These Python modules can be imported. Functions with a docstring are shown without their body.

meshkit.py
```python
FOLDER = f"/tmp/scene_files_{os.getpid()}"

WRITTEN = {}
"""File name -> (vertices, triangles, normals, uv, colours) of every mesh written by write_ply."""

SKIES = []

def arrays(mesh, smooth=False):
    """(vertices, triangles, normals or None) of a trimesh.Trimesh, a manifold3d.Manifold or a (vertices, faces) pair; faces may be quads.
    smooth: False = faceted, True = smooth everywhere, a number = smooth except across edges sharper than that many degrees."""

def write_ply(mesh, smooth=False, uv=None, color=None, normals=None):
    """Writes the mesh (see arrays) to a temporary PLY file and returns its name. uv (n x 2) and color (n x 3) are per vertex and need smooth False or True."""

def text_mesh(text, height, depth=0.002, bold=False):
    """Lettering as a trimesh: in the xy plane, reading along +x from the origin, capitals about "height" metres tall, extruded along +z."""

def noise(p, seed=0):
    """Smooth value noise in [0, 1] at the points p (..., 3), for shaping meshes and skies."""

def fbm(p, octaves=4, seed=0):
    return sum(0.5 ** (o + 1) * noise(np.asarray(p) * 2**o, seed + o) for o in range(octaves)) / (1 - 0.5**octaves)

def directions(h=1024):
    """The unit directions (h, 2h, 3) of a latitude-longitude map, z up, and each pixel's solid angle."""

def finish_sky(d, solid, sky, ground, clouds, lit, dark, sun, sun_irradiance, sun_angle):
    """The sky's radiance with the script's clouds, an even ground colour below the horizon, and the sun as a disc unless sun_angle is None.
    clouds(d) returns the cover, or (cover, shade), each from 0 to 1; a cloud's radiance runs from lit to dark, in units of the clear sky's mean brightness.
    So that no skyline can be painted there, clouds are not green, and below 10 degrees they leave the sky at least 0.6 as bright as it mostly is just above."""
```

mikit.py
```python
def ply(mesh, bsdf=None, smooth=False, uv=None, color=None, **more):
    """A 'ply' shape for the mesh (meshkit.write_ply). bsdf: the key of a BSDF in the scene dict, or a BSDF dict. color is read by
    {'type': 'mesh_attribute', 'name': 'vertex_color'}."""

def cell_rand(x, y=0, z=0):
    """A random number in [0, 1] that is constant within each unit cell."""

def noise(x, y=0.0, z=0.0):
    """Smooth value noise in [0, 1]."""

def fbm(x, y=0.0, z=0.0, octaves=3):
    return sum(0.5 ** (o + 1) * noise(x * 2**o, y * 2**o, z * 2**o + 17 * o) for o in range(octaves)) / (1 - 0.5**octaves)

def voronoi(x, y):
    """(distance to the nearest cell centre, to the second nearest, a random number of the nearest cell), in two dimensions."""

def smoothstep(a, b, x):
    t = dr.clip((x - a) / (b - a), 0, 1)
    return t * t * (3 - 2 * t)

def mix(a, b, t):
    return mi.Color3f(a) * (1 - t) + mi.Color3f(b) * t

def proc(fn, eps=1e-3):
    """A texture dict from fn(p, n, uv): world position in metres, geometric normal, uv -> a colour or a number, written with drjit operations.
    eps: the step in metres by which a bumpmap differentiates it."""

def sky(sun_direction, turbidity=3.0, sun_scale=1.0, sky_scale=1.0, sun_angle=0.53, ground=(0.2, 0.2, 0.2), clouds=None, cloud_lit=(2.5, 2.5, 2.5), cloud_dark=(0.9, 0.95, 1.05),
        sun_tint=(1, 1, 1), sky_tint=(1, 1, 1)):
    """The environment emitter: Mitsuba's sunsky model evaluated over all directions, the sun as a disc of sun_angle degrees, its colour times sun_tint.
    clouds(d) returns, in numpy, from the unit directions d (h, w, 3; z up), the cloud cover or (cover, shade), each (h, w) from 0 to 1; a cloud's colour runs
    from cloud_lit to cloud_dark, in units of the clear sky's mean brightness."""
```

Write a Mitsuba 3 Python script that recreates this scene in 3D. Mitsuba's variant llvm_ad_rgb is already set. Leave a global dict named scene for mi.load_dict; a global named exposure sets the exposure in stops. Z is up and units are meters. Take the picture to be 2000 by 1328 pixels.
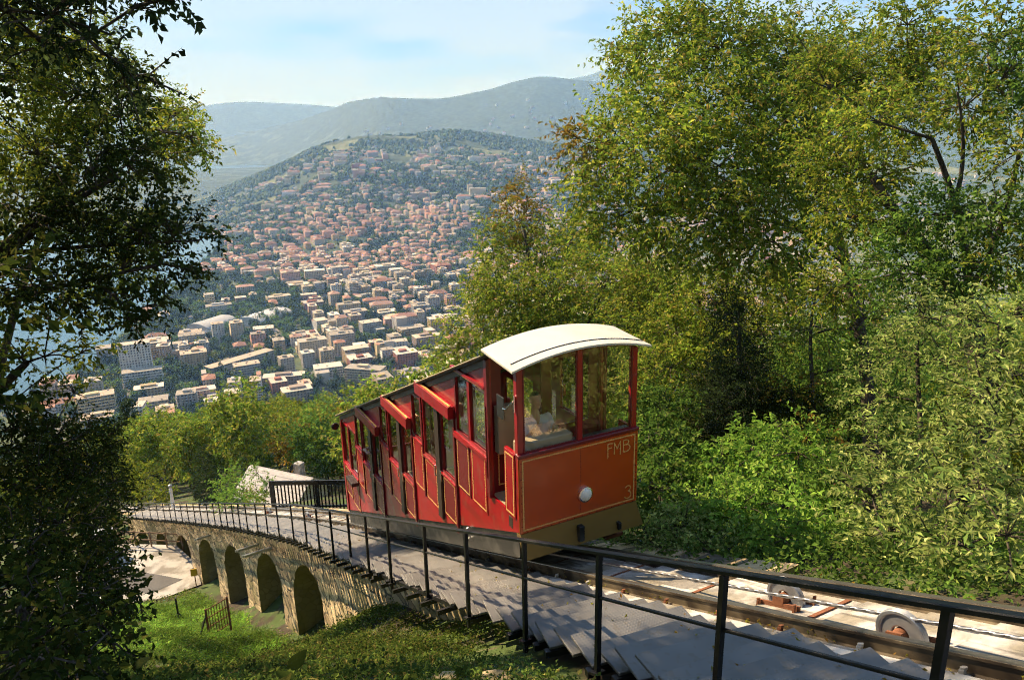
import math, random
import numpy as np, trimesh, manifold3d as m3
import mitsuba as mi, drjit as dr
import mikit, meshkit
from shapely.geometry import Polygon, box as sbox
from scipy.interpolate import RBFInterpolator, PchipInterpolator
from scipy.spatial import cKDTree
random.seed(7); RNG = np.random.default_rng(7)
T = mi.ScalarTransform4f
scene, labels = {}, {}

# ---------------------------------------------------------------- camera, sky, air, exposure
PITCH, ROLL = 0.2813, 0.0187
fwd = np.array([0, math.cos(PITCH), -math.sin(PITCH)])
up0 = np.array([0, math.sin(PITCH), math.cos(PITCH)])
right0 = np.array([1.0, 0, 0])
upv = up0 * math.cos(ROLL) + right0 * math.sin(ROLL)
scene['camera'] = {'type': 'perspective', 'fov': 2 * math.degrees(math.atan(1000 / 1440.0)), 'fov_axis': 'x',
    'near_clip': 0.05, 'far_clip': 60000.0, 'medium': {'type': 'ref', 'id': 'air'},
    'to_world': T().look_at(origin=[0, 0, 0], target=fwd.tolist(), up=upv.tolist())}
SUN_AZ, SUN_EL = math.radians(-56), math.radians(40)
SUN = np.array([math.sin(SUN_AZ) * math.cos(SUN_EL), math.cos(SUN_AZ) * math.cos(SUN_EL), math.sin(SUN_EL)])
def clouds(d):
    el = np.arcsin(np.clip(d[..., 2], -1, 1)); az = np.arctan2(d[..., 0], d[..., 1])
    p = np.stack([az * 2.2 + 0.6 * el, el * 15.0, az * 0 + 3.1], -1)
    n = meshkit.fbm(p, 5, 3)
    q = meshkit.fbm(np.stack([az * 9, el * 50, az * 0 + 1.7], -1), 4, 9)
    cov = np.clip((n * 0.75 + q * 0.42 - 0.50) / 0.17, 0, 1) * 0.62
    veil = 0.42 * np.exp(-np.clip(el, 0, 2) / 0.10)
    return np.clip(cov + veil, 0, 1)
scene['sky'] = mikit.sky(SUN.tolist(), turbidity=3.0, sun_scale=1.0, sky_scale=0.56, clouds=clouds, cloud_lit=(2.2, 2.6, 2.9), sun_tint=(1.0, 0.97, 0.91), sky_tint=(0.40, 0.84, 1.36))
labels['sky'] = {'kind': 'structure'}
exposure = 2.85
scene['air'] = {'type': 'homogeneous', 'albedo': {'type': 'rgb', 'value': [0.84, 0.94, 0.99]},
    'sigma_t': {'type': 'rgb', 'value': [4.2e-5, 6.8e-5, 1.15e-4]}}
scene['clear'] = {'type': 'null'}
scene['haze'] = {'type': 'cube', 'to_world': T().translate([0, 6000, 280]).scale([19000, 14000, 610]),
    'bsdf': {'type': 'ref', 'id': 'clear'}, 'interior': {'type': 'ref', 'id': 'air'}}
labels['haze'] = {'kind': 'stuff'}

# ---------------------------------------------------------------- materials
noise, fbm, smoothstep, mix = mikit.noise, mikit.fbm, mikit.smoothstep, mikit.mix
VC = {'type': 'mesh_attribute', 'name': 'vertex_color'}
def pr(color, rough=0.6, **k):
    c = color if isinstance(color, dict) else {'type': 'rgb', 'value': list(color)}
    return {'type': 'principled', 'base_color': c, 'roughness': rough, **k}
def two(b): return {'type': 'twosided', 'bsdf': b}
def bump(b, fn, scale, eps=1e-3): return {'type': 'bumpmap', 'arbitrary': mikit.proc(fn, eps), 'scale': scale, 'bsdf': b}
def mat(key, b): scene[key] = {'type': 'twosided', 'bsdf': b} if b['type'] in ('principled', 'bumpmap', 'roughconductor') else b
def leafmat(key, dt=0.75, rough=0.45): mat(key, {'type': 'principledthin', 'base_color': VC, 'roughness': rough, 'diff_trans': dt, 'eta': 1.45})
leafmat('leaf', 0.8, 0.38)
leafmat('leaf_gloss', 0.5, 0.36)
mat('paint_vc', two(pr(VC, 0.8, specular=0.3)))
mat('bark', pr(mikit.proc(lambda p, n, uv: mix((0.028, 0.022, 0.016), (0.10, 0.08, 0.06), smoothstep(0.3, 0.75, fbm(p.x * 14, p.y * 14, p.z * 3, 3)))), 0.9))
def ground_col(p, n, uv):
    a = fbm(p.x * 0.9, p.y * 0.9, p.z * 0.9, 3); b = fbm(p.x * 7, p.y * 7, p.z * 7, 3)
    c = mix((0.035, 0.026, 0.015), (0.045, 0.075, 0.014), smoothstep(0.4, 0.6, a))
    return mix(c, (0.11, 0.085, 0.05), smoothstep(0.62, 0.75, b) * 0.7)
mat('soil', bump(pr(mikit.proc(ground_col), 0.95), lambda p, n, uv: fbm(p.x * 6, p.y * 6, p.z * 6, 3), 0.05, 0.01))
def valley_col(p, n, uv):
    a = fbm(p.x / 60, p.y / 60, 0, 3); b = noise(p.x / 16, p.y / 16); f = fbm(p.x / 9, p.y / 9, 3.0, 2)
    c = mix((0.11, 0.105, 0.095), (0.19, 0.175, 0.15), b)
    return mix(c, mix((0.035, 0.055, 0.018), (0.085, 0.11, 0.035), f), smoothstep(0.47, 0.56, a))
mat('valley', pr(mikit.proc(valley_col), 0.95))
def hill_col(p, n, uv):
    h = smoothstep(-300, -120, p.z)
    a = fbm(p.x / 130, p.y / 130, 0, 3); b = fbm(p.x / 22, p.y / 22, 5.0, 2)
    forest = mix((0.016, 0.034, 0.012), (0.046, 0.070, 0.022), b)
    meadow = mix((0.11, 0.14, 0.04), (0.19, 0.18, 0.07), b)
    return mix(forest, meadow, smoothstep(0.54, 0.66, a) * 0.8 * (1 - 0.9 * smoothstep(-60, 40, p.z)) * (1 - 0.7 * smoothstep(3400, 4200, p.y)))
def hill_bump(p, n, uv): return fbm(p.x / 26, p.y / 26, p.z / 60, 3)
mat('hill', bump(pr(mikit.proc(hill_col), 0.95), hill_bump, 14.0, 4.0))
mat('water', bump(pr((0.03, 0.075, 0.10), 0.16, specular=0.5), lambda p, n, uv: fbm(p.x / 5, p.y / 9, 0, 3), 0.35, 0.6))
def stone_col(p, n, uv):
    nt = dr.abs(n.y * 0.86 - n.x * 0.5); q = (p.y * 0.86 - p.x * 0.5) * dr.select(nt < 0.6, 1.0, 0.0) + (p.x * 0.86 + p.y * 0.5) * dr.select(nt < 0.6, 0.0, 2.8)
    d1, d2, r = mikit.voronoi(q * 1.15 + 0.3 * noise(p.z * 4), p.z * 3.2)
    c = mix((0.28, 0.20, 0.11), (0.68, 0.52, 0.30), r)
    c = mix((0.09, 0.08, 0.06), c, smoothstep(0.02, 0.16, d2 - d1))
    moss = smoothstep(0.5, 0.68, fbm(p.x * 0.9, p.y * 0.9, p.z * 0.7, 3))
    c = mix(c, (0.10, 0.105, 0.03), moss * 0.5)
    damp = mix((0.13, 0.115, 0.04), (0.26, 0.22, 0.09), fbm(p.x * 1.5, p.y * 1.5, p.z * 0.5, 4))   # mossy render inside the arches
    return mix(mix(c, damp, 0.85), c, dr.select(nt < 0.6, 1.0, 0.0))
def stone_bump(p, n, uv):
    nt = dr.abs(n.y * 0.86 - n.x * 0.5); q = (p.y * 0.86 - p.x * 0.5) * dr.select(nt < 0.6, 1.0, 0.0) + (p.x * 0.86 + p.y * 0.5) * dr.select(nt < 0.6, 0.0, 2.8)
    d1, d2, r = mikit.voronoi(q * 1.15 + 0.3 * noise(p.z * 4), p.z * 3.2)
    return smoothstep(0.0, 0.2, d2 - d1) * (0.5 + 0.3 * r) + 0.5 * fbm(p.x * 9, p.y * 9, p.z * 9, 2)
mat('stone', bump(pr(mikit.proc(stone_col), 0.95), stone_bump, 0.04, 0.01))
def concrete_col(p, n, uv):
    a = fbm(p.x * 1.7, p.y * 1.7, p.z * 1.7, 4); b = fbm(p.x * 13, p.y * 13, p.z * 13, 2)
    c = mix((0.22, 0.21, 0.19), (0.50, 0.485, 0.45), smoothstep(0.33, 0.64, a))
    c = mix(c, (0.19, 0.165, 0.11), smoothstep(0.50, 0.66, fbm(p.x * 2.3, p.y * 2.3, p.z * 2.3 + 9, 4)) * 0.75)
    q = p.y * 0.887 - p.x * 0.462; r = p.x * 0.887 + p.y * 0.462
    c = mix(c, (0.07, 0.06, 0.05), smoothstep(0.54, 0.70, fbm(r * 9, q * 1.1, 2.0, 4)) * 0.7)
    return mix(c, (0.2, 0.19, 0.17), smoothstep(0.62, 0.8, b) * 0.6)
mat('concrete', bump(pr(mikit.proc(concrete_col), 0.9), lambda p, n, uv: fbm(p.x * 12, p.y * 12, p.z * 12, 4), 0.03, 0.004))
def tread_col(p, n, uv):
    a = fbm(p.x * 2.2, p.y * 2.2, p.z * 2.2, 3); b = fbm(p.x * 22, p.y * 22, p.z * 22, 2)
    c = mix((0.12, 0.12, 0.12), (0.24, 0.238, 0.23), a)
    return mix(c, (0.17, 0.15, 0.12), smoothstep(0.6, 0.74, b) * 0.5)
def chequer(p, n, uv):
    q = p.x * 0.887 + p.y * 0.462; r = p.y * 0.887 - p.x * 0.462
    u = (q + r) * 26; v = (q - r) * 26
    return dr.maximum(0, dr.sin(u * 3.1416) * dr.sin(v * 3.1416)) + 0.6 * fbm(p.x * 9, p.y * 9, p.z * 9, 2)
mat('tread_metal', bump(pr(mikit.proc(tread_col), 0.5, metallic=0.35, specular=0.5), chequer, 0.004, 0.002))
mat('steel_black', pr(mikit.proc(lambda p, n, uv: mix((0.007, 0.0075, 0.008), (0.018, 0.017, 0.016), fbm(p.x * 9, p.y * 9, p.z * 9, 3))), 0.42, specular=0.5))
def rail_col(p, n, uv):
    a = fbm(p.x * 4, p.y * 4, p.z * 4, 3)
    return mix((0.045, 0.033, 0.022), (0.16, 0.13, 0.085), smoothstep(0.35, 0.7, a))
mat('rail_iron', pr(mikit.proc(rail_col), 0.6, metallic=0.4))
mat('rail_shine', pr((0.32, 0.30, 0.27), 0.33, metallic=0.9))
mat('rust', pr(mikit.proc(lambda p, n, uv: mix((0.09, 0.035, 0.018), (0.26, 0.10, 0.045), fbm(p.x * 12, p.y * 12, p.z * 12, 3))), 0.85))
mat('cable_steel', bump(pr((0.36, 0.36, 0.37), 0.35, metallic=0.85), lambda p, n, uv: dr.sin((p.y * 70 - p.x * 30 + p.z * 60)), 0.004, 0.002))
mat('galv', pr(mikit.proc(lambda p, n, uv: mix((0.24, 0.26, 0.29), (0.44, 0.46, 0.48), fbm(p.x * 12, p.y * 12, p.z * 12, 3))), 0.42, metallic=0.55))
def red_wear(p, n, uv):
    a = fbm(p.x * 2.5, p.y * 2.5, p.z * 2.5, 3); b = fbm(p.x * 1.2, p.y * 1.2, p.z * 5, 3)
    c = mix(mix((0.29, 0.004, 0.011), (0.37, 0.006, 0.014), a), (0.22, 0.012, 0.012), smoothstep(0.5, 0.75, b) * 0.6)
    return mix(c, (0.20, 0.10, 0.06), smoothstep(0.56, 0.8, fbm(p.x * 7, p.y * 7, p.z * 2.2, 3)) * 0.35)
mat('red', pr(mikit.proc(red_wear), 0.26, specular=0.5, clearcoat=0.6, clearcoat_gloss=0.92))
mat('red_dark', pr((0.15, 0.008, 0.012), 0.3, specular=0.5, clearcoat=0.5, clearcoat_gloss=0.9))
mat('red_front', pr(mikit.proc(lambda p, n, uv: mix((0.44, 0.062, 0.008), (0.53, 0.085, 0.012), fbm(p.x * 2, p.y * 2, p.z * 3, 3))), 0.20, specular=0.5, clearcoat=0.9, clearcoat_gloss=0.95))
mat('gold', pr((0.66, 0.40, 0.13), 0.45, specular=0.5))
mat('cream', pr((0.36, 0.31, 0.20), 0.5))
mat('brown', pr((0.045, 0.028, 0.020), 0.4, specular=0.5))
mat('roof_white', pr(mikit.proc(lambda p, n, uv: mix((0.58, 0.55, 0.46), (0.68, 0.66, 0.58), fbm(p.x * 3, p.y * 3, p.z * 3, 3))), 0.4))
mat('roof_dark', pr((0.07, 0.06, 0.055), 0.6))
mat('ochre', pr(mikit.proc(lambda p, n, uv: mix((0.17, 0.105, 0.022), (0.24, 0.155, 0.04), fbm(p.x * 3, p.y * 3, p.z * 3, 3))), 0.5))
mat('under_black', pr(mikit.proc(lambda p, n, uv: mix((0.010, 0.012, 0.012), (0.05, 0.05, 0.045), smoothstep(0.45, 0.8, fbm(p.x * 3, p.y * 3, p.z * 3, 3)))), 0.4, specular=0.5))
mat('glass', {'type': 'thindielectric', 'int_ior': 1.8})
mat('lens', pr((0.78, 0.80, 0.80), 0.12, specular=0.8, clearcoat=1.0))
mat('chrome', {'type': 'roughconductor', 'material': 'Al', 'alpha': 0.12})
mat('mirror_black', pr((0.02, 0.02, 0.02), 0.25))
mat('skin', pr((0.44, 0.25, 0.17), 0.55))
mat('shirt', pr((0.50, 0.51, 0.54), 0.8))
mat('cloth_dark', pr((0.03, 0.035, 0.05), 0.85))
mat('hair', pr((0.02, 0.014, 0.01), 0.6))
mat('asphalt', pr(mikit.proc(lambda p, n, uv: mix((0.085, 0.085, 0.085), (0.13, 0.125, 0.12), fbm(p.x * 2, p.y * 2, 0, 4))), 0.9))
mat('paving', pr(mikit.proc(lambda p, n, uv: mix((0.22, 0.20, 0.17), (0.44, 0.42, 0.38), smoothstep(0.3, 0.65, fbm(p.x * 1.3, p.y * 1.3, 0, 4)))), 0.9))
mat('whitewash', pr(mikit.proc(lambda p, n, uv: mix((0.62, 0.60, 0.56), (0.80, 0.79, 0.76), fbm(p.x * 2, p.y * 2, p.z * 2, 4))), 0.85))
mat('slate', pr(mikit.proc(lambda p, n, uv: mix((0.44, 0.40, 0.37), (0.66, 0.62, 0.57), fbm(p.x * 3, p.y * 3, p.z * 3, 3))), 0.8))
mat('yellow_paint', pr((0.55, 0.33, 0.02), 0.5))
mat('wood_old', pr(mikit.proc(lambda p, n, uv: mix((0.12, 0.07, 0.04), (0.26, 0.16, 0.09), fbm(p.x * 8, p.y * 8, p.z * 8, 3))), 0.8))

# ---------------------------------------------------------------- helpers
def tag(key, label=None, cat=None, group=None, kind=None):
    d = {}
    if label: d['label'] = label
    if cat: d['category'] = cat
    if group: d['group'] = group
    if kind: d['kind'] = kind
    labels[key] = d
def add(key, mesh, bsdf, smooth=False, **k):
    while key in scene:
        raise KeyError(key)
    scene[key] = mikit.ply(mesh, bsdf, smooth, **k)
    return key
_count = {}
def num(base):
    """the first of a kind keeps the plain name, the next take _001, _002 ..."""
    n = _count.get(base, -1) + 1
    _count[base] = n
    return base if n == 0 else f'{base}_{n:03d}'
class MB:
    def __init__(s, frame=None): s.v, s.f, s.n, s.frame = [], [], 0, frame
    def raw(s, v, f):
        v = np.asarray(v, float); f = np.asarray(f, int)
        if s.frame is not None: v = s.frame(v)
        s.v.append(v); s.f.append(f + s.n); s.n += len(v); return s
    def tm(s, m): return s.raw(m.vertices, m.faces)
    def box(s, lo, hi, ch=0.0):
        lo, hi = np.minimum(lo, hi).astype(float), np.maximum(lo, hi).astype(float)
        if ch > 0:
            ch = min(ch, 0.45 * (hi - lo).min()); pts = []
            for i in range(3):
                a, b = lo + ch, hi - ch; a[i], b[i] = lo[i], hi[i]
                pts += [[(a, b)[x][0], (a, b)[y][1], (a, b)[z][2]] for x in (0, 1) for y in (0, 1) for z in (0, 1)]
            h = trimesh.convex.convex_hull(np.array(pts)); return s.tm(h)
        v = [[(lo, hi)[x][0], (lo, hi)[y][1], (lo, hi)[z][2]] for x in (0, 1) for y in (0, 1) for z in (0, 1)]
        return s.raw(v, BOXF)
    def hexa(s, v): return s.raw(v, BOXF)
    def tube(s, pts, r, sides=6, cap=True):
        v, f = tube(pts, r, sides, cap); return s.raw(v, f)
    def bar(s, p, q, wdt, hgt, upd=(0, 0, 1)):
        p, q = np.asarray(p, float), np.asarray(q, float); t = (q - p) / np.linalg.norm(q - p)
        a = np.cross(t, upd); a /= np.linalg.norm(a); b = np.cross(a, t)
        v = [p0 + sa * a * wdt / 2 + sb * b * hgt / 2 for p0 in (p, q) for sa in (-1, 1) for sb in (-1, 1)]
        return s.raw(v, BOXF)
    def mesh(s): return (np.vstack(s.v), np.vstack(s.f))
    def done(s, key, bsdf, smooth=False, **k): return add(key, s.mesh(), bsdf, smooth, **k)
BOXF = np.array([[0, 1, 3], [0, 3, 2], [4, 6, 7], [4, 7, 5], [0, 4, 5], [0, 5, 1], [2, 3, 7], [2, 7, 6], [0, 2, 6], [0, 6, 4], [1, 5, 7], [1, 7, 3]])
def tube(points, r, sides=6, cap=True):
    p = np.asarray(points, float); n = len(p)
    r = np.broadcast_to(np.asarray(r, float), (n,))
    t = np.gradient(p, axis=0); t /= np.linalg.norm(t, axis=1, keepdims=True) + 1e-12
    ref = np.array([0.13, 0.31, 0.94]) if abs(t[:, 2].mean()) < 0.8 else np.array([0.9, 0.3, 0.1])
    a = np.cross(t, ref); a /= np.linalg.norm(a, axis=1, keepdims=True) + 1e-12
    b = np.cross(t, a); ang = np.arange(sides) * 2 * np.pi / sides
    v = (p[:, None] + r[:, None, None] * (np.cos(ang)[None, :, None] * a[:, None] + np.sin(ang)[None, :, None] * b[:, None])).reshape(-1, 3)
    i, j = np.meshgrid(np.arange(n - 1), np.arange(sides), indexing='ij')
    q = np.stack([i * sides + j, (i + 1) * sides + j, (i + 1) * sides + (j + 1) % sides, i * sides + (j + 1) % sides], -1).reshape(-1, 4)
    f = np.vstack([q[:, [0, 1, 2]], q[:, [0, 2, 3]]])
    if cap and sides > 2:
        c0, c1 = len(v), len(v) + 1; k = np.arange(sides); v = np.vstack([v, p[0], p[-1]])
        f = np.vstack([f, np.stack([np.full(sides, c0), k, (k + 1) % sides], 1), np.stack([np.full(sides, c1), (n - 1) * sides + (k + 1) % sides, (n - 1) * sides + k], 1)])
    return v, f
def lathe(profile, axis_p, axis_d, seg=28):
    """profile: (radius, height) pairs along the axis"""
    d_ = np.asarray(axis_d, float); d_ /= np.linalg.norm(d_); a = np.cross(d_, [0.2, 0.3, 0.9]); a /= np.linalg.norm(a); b = np.cross(d_, a)
    ang = np.arange(seg) * 2 * np.pi / seg; v = []
    for r_, h in profile: v.append(axis_p + d_ * h + r_ * (np.cos(ang)[:, None] * a + np.sin(ang)[:, None] * b))
    n = len(profile); i, j = np.meshgrid(np.arange(n - 1), np.arange(seg), indexing='ij')
    q = np.stack([i * seg + j, i * seg + (j + 1) % seg, (i + 1) * seg + (j + 1) % seg, (i + 1) * seg + j], -1).reshape(-1, 4)
    return np.vstack(v), np.vstack([q[:, [0, 1, 2]], q[:, [0, 2, 3]]])

# ---------------------------------------------------------------- the line of the track
AZ, SLOPE, TILT = -0.48, 0.4198, 0.0115
dh = np.array([math.sin(AZ), math.cos(AZ), 0]); wv = np.array([math.cos(AZ), -math.sin(AZ), 0]); ez = np.array([0, 0, 1.0])
O = np.array([0.0621, 9.9268, -5.9305]); K = math.tan(SLOPE)
def curve(a): return 0.0225 * np.maximum(0, np.asarray(a, float) - 13) ** 1.5
def zadd(a): return 0.00032 * np.maximum(0, np.asarray(a, float) - 8) ** 2
def TP(a, lat, zr):
    """point beside the track: a metres down the line, lat metres to the right of the car's left side, zr above the line of the car's sill"""
    a, lat, zr = np.broadcast_arrays(np.asarray(a, float), np.asarray(lat, float), np.asarray(zr, float))
    e = 1e-3; s = (curve(a + e) - curve(a - e)) / (2 * e); n = np.sqrt(1 + s * s); off = lat - 1.075
    al = a + off * s / n; la = 1.075 - curve(a) + off / n
    xy = O[:2] + al[..., None] * dh[:2] + la[..., None] * wv[:2]
    return np.concatenate([xy, (O[2] - K * a + zadd(a) + zr)[..., None]], -1)
def trkframe(v): return TP(v[:, 0], v[:, 1], v[:, 2])
def ribbon(profile, a_s, closed=True):
    """sweeps a (lat, zr) profile along the track"""
    pr_ = np.asarray(profile, float); m = len(pr_); n = len(a_s)
    v = TP(np.repeat(a_s, m), np.tile(pr_[:, 0], n), np.tile(pr_[:, 1], n))
    f = []
    for i in range(n - 1):
        for j in range(m if closed else m - 1):
            k = (j + 1) % m; f += [[i * m + j, (i + 1) * m + j, (i + 1) * m + k], [i * m + j, (i + 1) * m + k, i * m + k]]
    if closed:
        for j in range(1, m - 1): f += [[0, j, j + 1], [(n - 1) * m, (n - 1) * m + j + 1, (n - 1) * m + j]]
    return v, np.array(f)
# ---------------------------------------------------------------- terrain
SHORE = np.array([(-620, 560), (-575, 800), (-562, 974), (-598, 1094), (-637, 1281), (-771, 1918), (-828, 2105), (-900, 2250), (-1150, 2380), (-1700, 2450), (-2600, 2900), (-9000, 3300)], float)
LAKE = Polygon(np.vstack([SHORE, [(-9000, 300), (-800, 300)]]))
def in_lake_depth(x, y):
    """signed distance to the shore, positive on the water"""
    from shapely import points, contains, distance
    p = points(np.stack([x, y], -1)); dd = distance(p, LAKE.exterior)
    return np.where(contains(LAKE, p), dd, -dd)
C_OFF = np.array([
 (-8.8,-4.6,.30),(-14,-4.6,.3),(-14,-9,.8),(-20,-4,.2),(-14,-1.2,-1.0),(-10,-1.3,-1.0),(-8.8,-2.6,-.35),
 (-7,-1.3,-1.0),(-4,-1.3,-1.0),(-2,-1.3,-1.2),(0,-1.3,-1.5),(3,-1.2,-2.1),(0,-.4,-1.5),(3,-.4,-2.1),(2.4,-2.4,-1.9),(-3.7,-2.6,-.5),(-2.4,-4.1,-.35),(-5,-3.5,-.1),
 (6.6,-2.6,-2.9),(8.5,-.6,-3.1),(12,-.6,-4.7),(12,-3.2,-4.5),(7,-5,-2.75),(17,-.6,-6.3),(17,-4,-5.3),(20,-3.7,-5.2),(24,-.6,-6.7),(24,-4.5,-5.4),(30,-1.0,-6.6),(30,-6,-5.0),
 (40.3,-4.9,-6.0),(42,-1,-6.4),(41.3,-9,-5.7),(46,-8,-4.2),(50,-4,-5.5),(60,-8,-5.5),(60,-16,-4.5),(36,-9,-5.0),
 (-3.6,-5.5,.25),(-8,-8,1.3),(-2,-8,.6),(5,-8,-.9),(13,-9,-2.4),(22,-12,-3.4),(0,-15,1.8),(20,-20,-1.5),(40,-22,-3.5),(-12,-16,2.5),
 (-14,2.7,-1.1),(-8,2.7,-1.1),(-4,2.7,-1.15),(0,2.7,-1.15),(5,2.7,-1.3),(8,2.7,-1.6),(-8,6,-1.6),(0,6,-2.0),(8,6,-2.4),(-8,12,-3),(2,12,-4),(0,25,-8),(-10,25,-6),
 (17,3.2,-2.6),(28,3.2,-2.9),(28,7,-3.2),(45,3.2,-3.8),(15,10,-3.5),(30,15,-5),(60,4,-4.5),(60,20,-6),(17,1.2,-6.0),(30,1.2,-6.3),(45,1.2,-6.2),(9,1.2,-3.2),(12,1.5,-4.4)], float)
RBF = RBFInterpolator(C_OFF[:, :2], C_OFF[:, 2], kernel='thin_plate_spline', smoothing=0.02, neighbors=40)
RIDGE_A = np.array([(-2600,2500,-300),(-1700,2900,-298),(-1300,3040,-285),(-1083,3117,-200),(-923,3168,-130),(-737,3217,-50),(-570,3250,-25),(-422,3273,-30),(-269,3289,-14),(-94,3299,-32),(16,3300,-50),(215,3293,-82),(700,3250,-125),(1600,3000,-160),(3000,2600,-190)], float)
RIDGE_B = np.array([(-3700,9000,-235),(-3350,8900,-75),(-2900,8850,12),(-2450,8600,88),(-1900,8200,207),(-1500,7600,273),(-1121,6910,283),(-921,6939,263),(-649,6970,255),(-188,6997,326),(43,7000,388),(319,6993,426),(593,6975,398),(909,6941,369),(1388,6861,525),(2197,6646,650),(3245,6203,690),(3554,6031,641),(5000,5200,600)], float)
RIDGE_C = np.array([(-7500,10500,250),(-4750,11020,260),(-4551,11103,340),(-3832,11372,420),(-3144,11581,385),(-2643,11705,340),(-2276,11782,280),(-1500,11900,200)], float)
RIDGE_D = np.array([(200,11000,430),(788,10972,615),(1144,10940,674),(1425,10907,765),(1840,10845,800),(3000,10500,760),(5000,9800,640)], float)
def ridge_prof(R_, x, y):
    az = np.arctan2(R_[:, 0], R_[:, 1]); a = np.arctan2(x, y); o = np.argsort(az)
    a = a + 0.012 * (meshkit.fbm(np.stack([x / 700, y / 700, x * 0], -1), 3, 44) - 0.5); ac = np.clip(a, az.min(), az.max())
    rr = PchipInterpolator(az[o], np.convolve(np.pad(np.hypot(R_[:, 0], R_[:, 1])[o], 1, mode='edge'), [.25, .5, .25], 'valid'))(ac); zz = PchipInterpolator(az[o], R_[o, 2])(ac)
    edge = np.clip(np.minimum(a - az.min(), az.max() - a) / 0.06 + 1, 0, 1)
    return rr, np.where(edge > 0, -305 + (zz + 305) * edge, -305)
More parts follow.
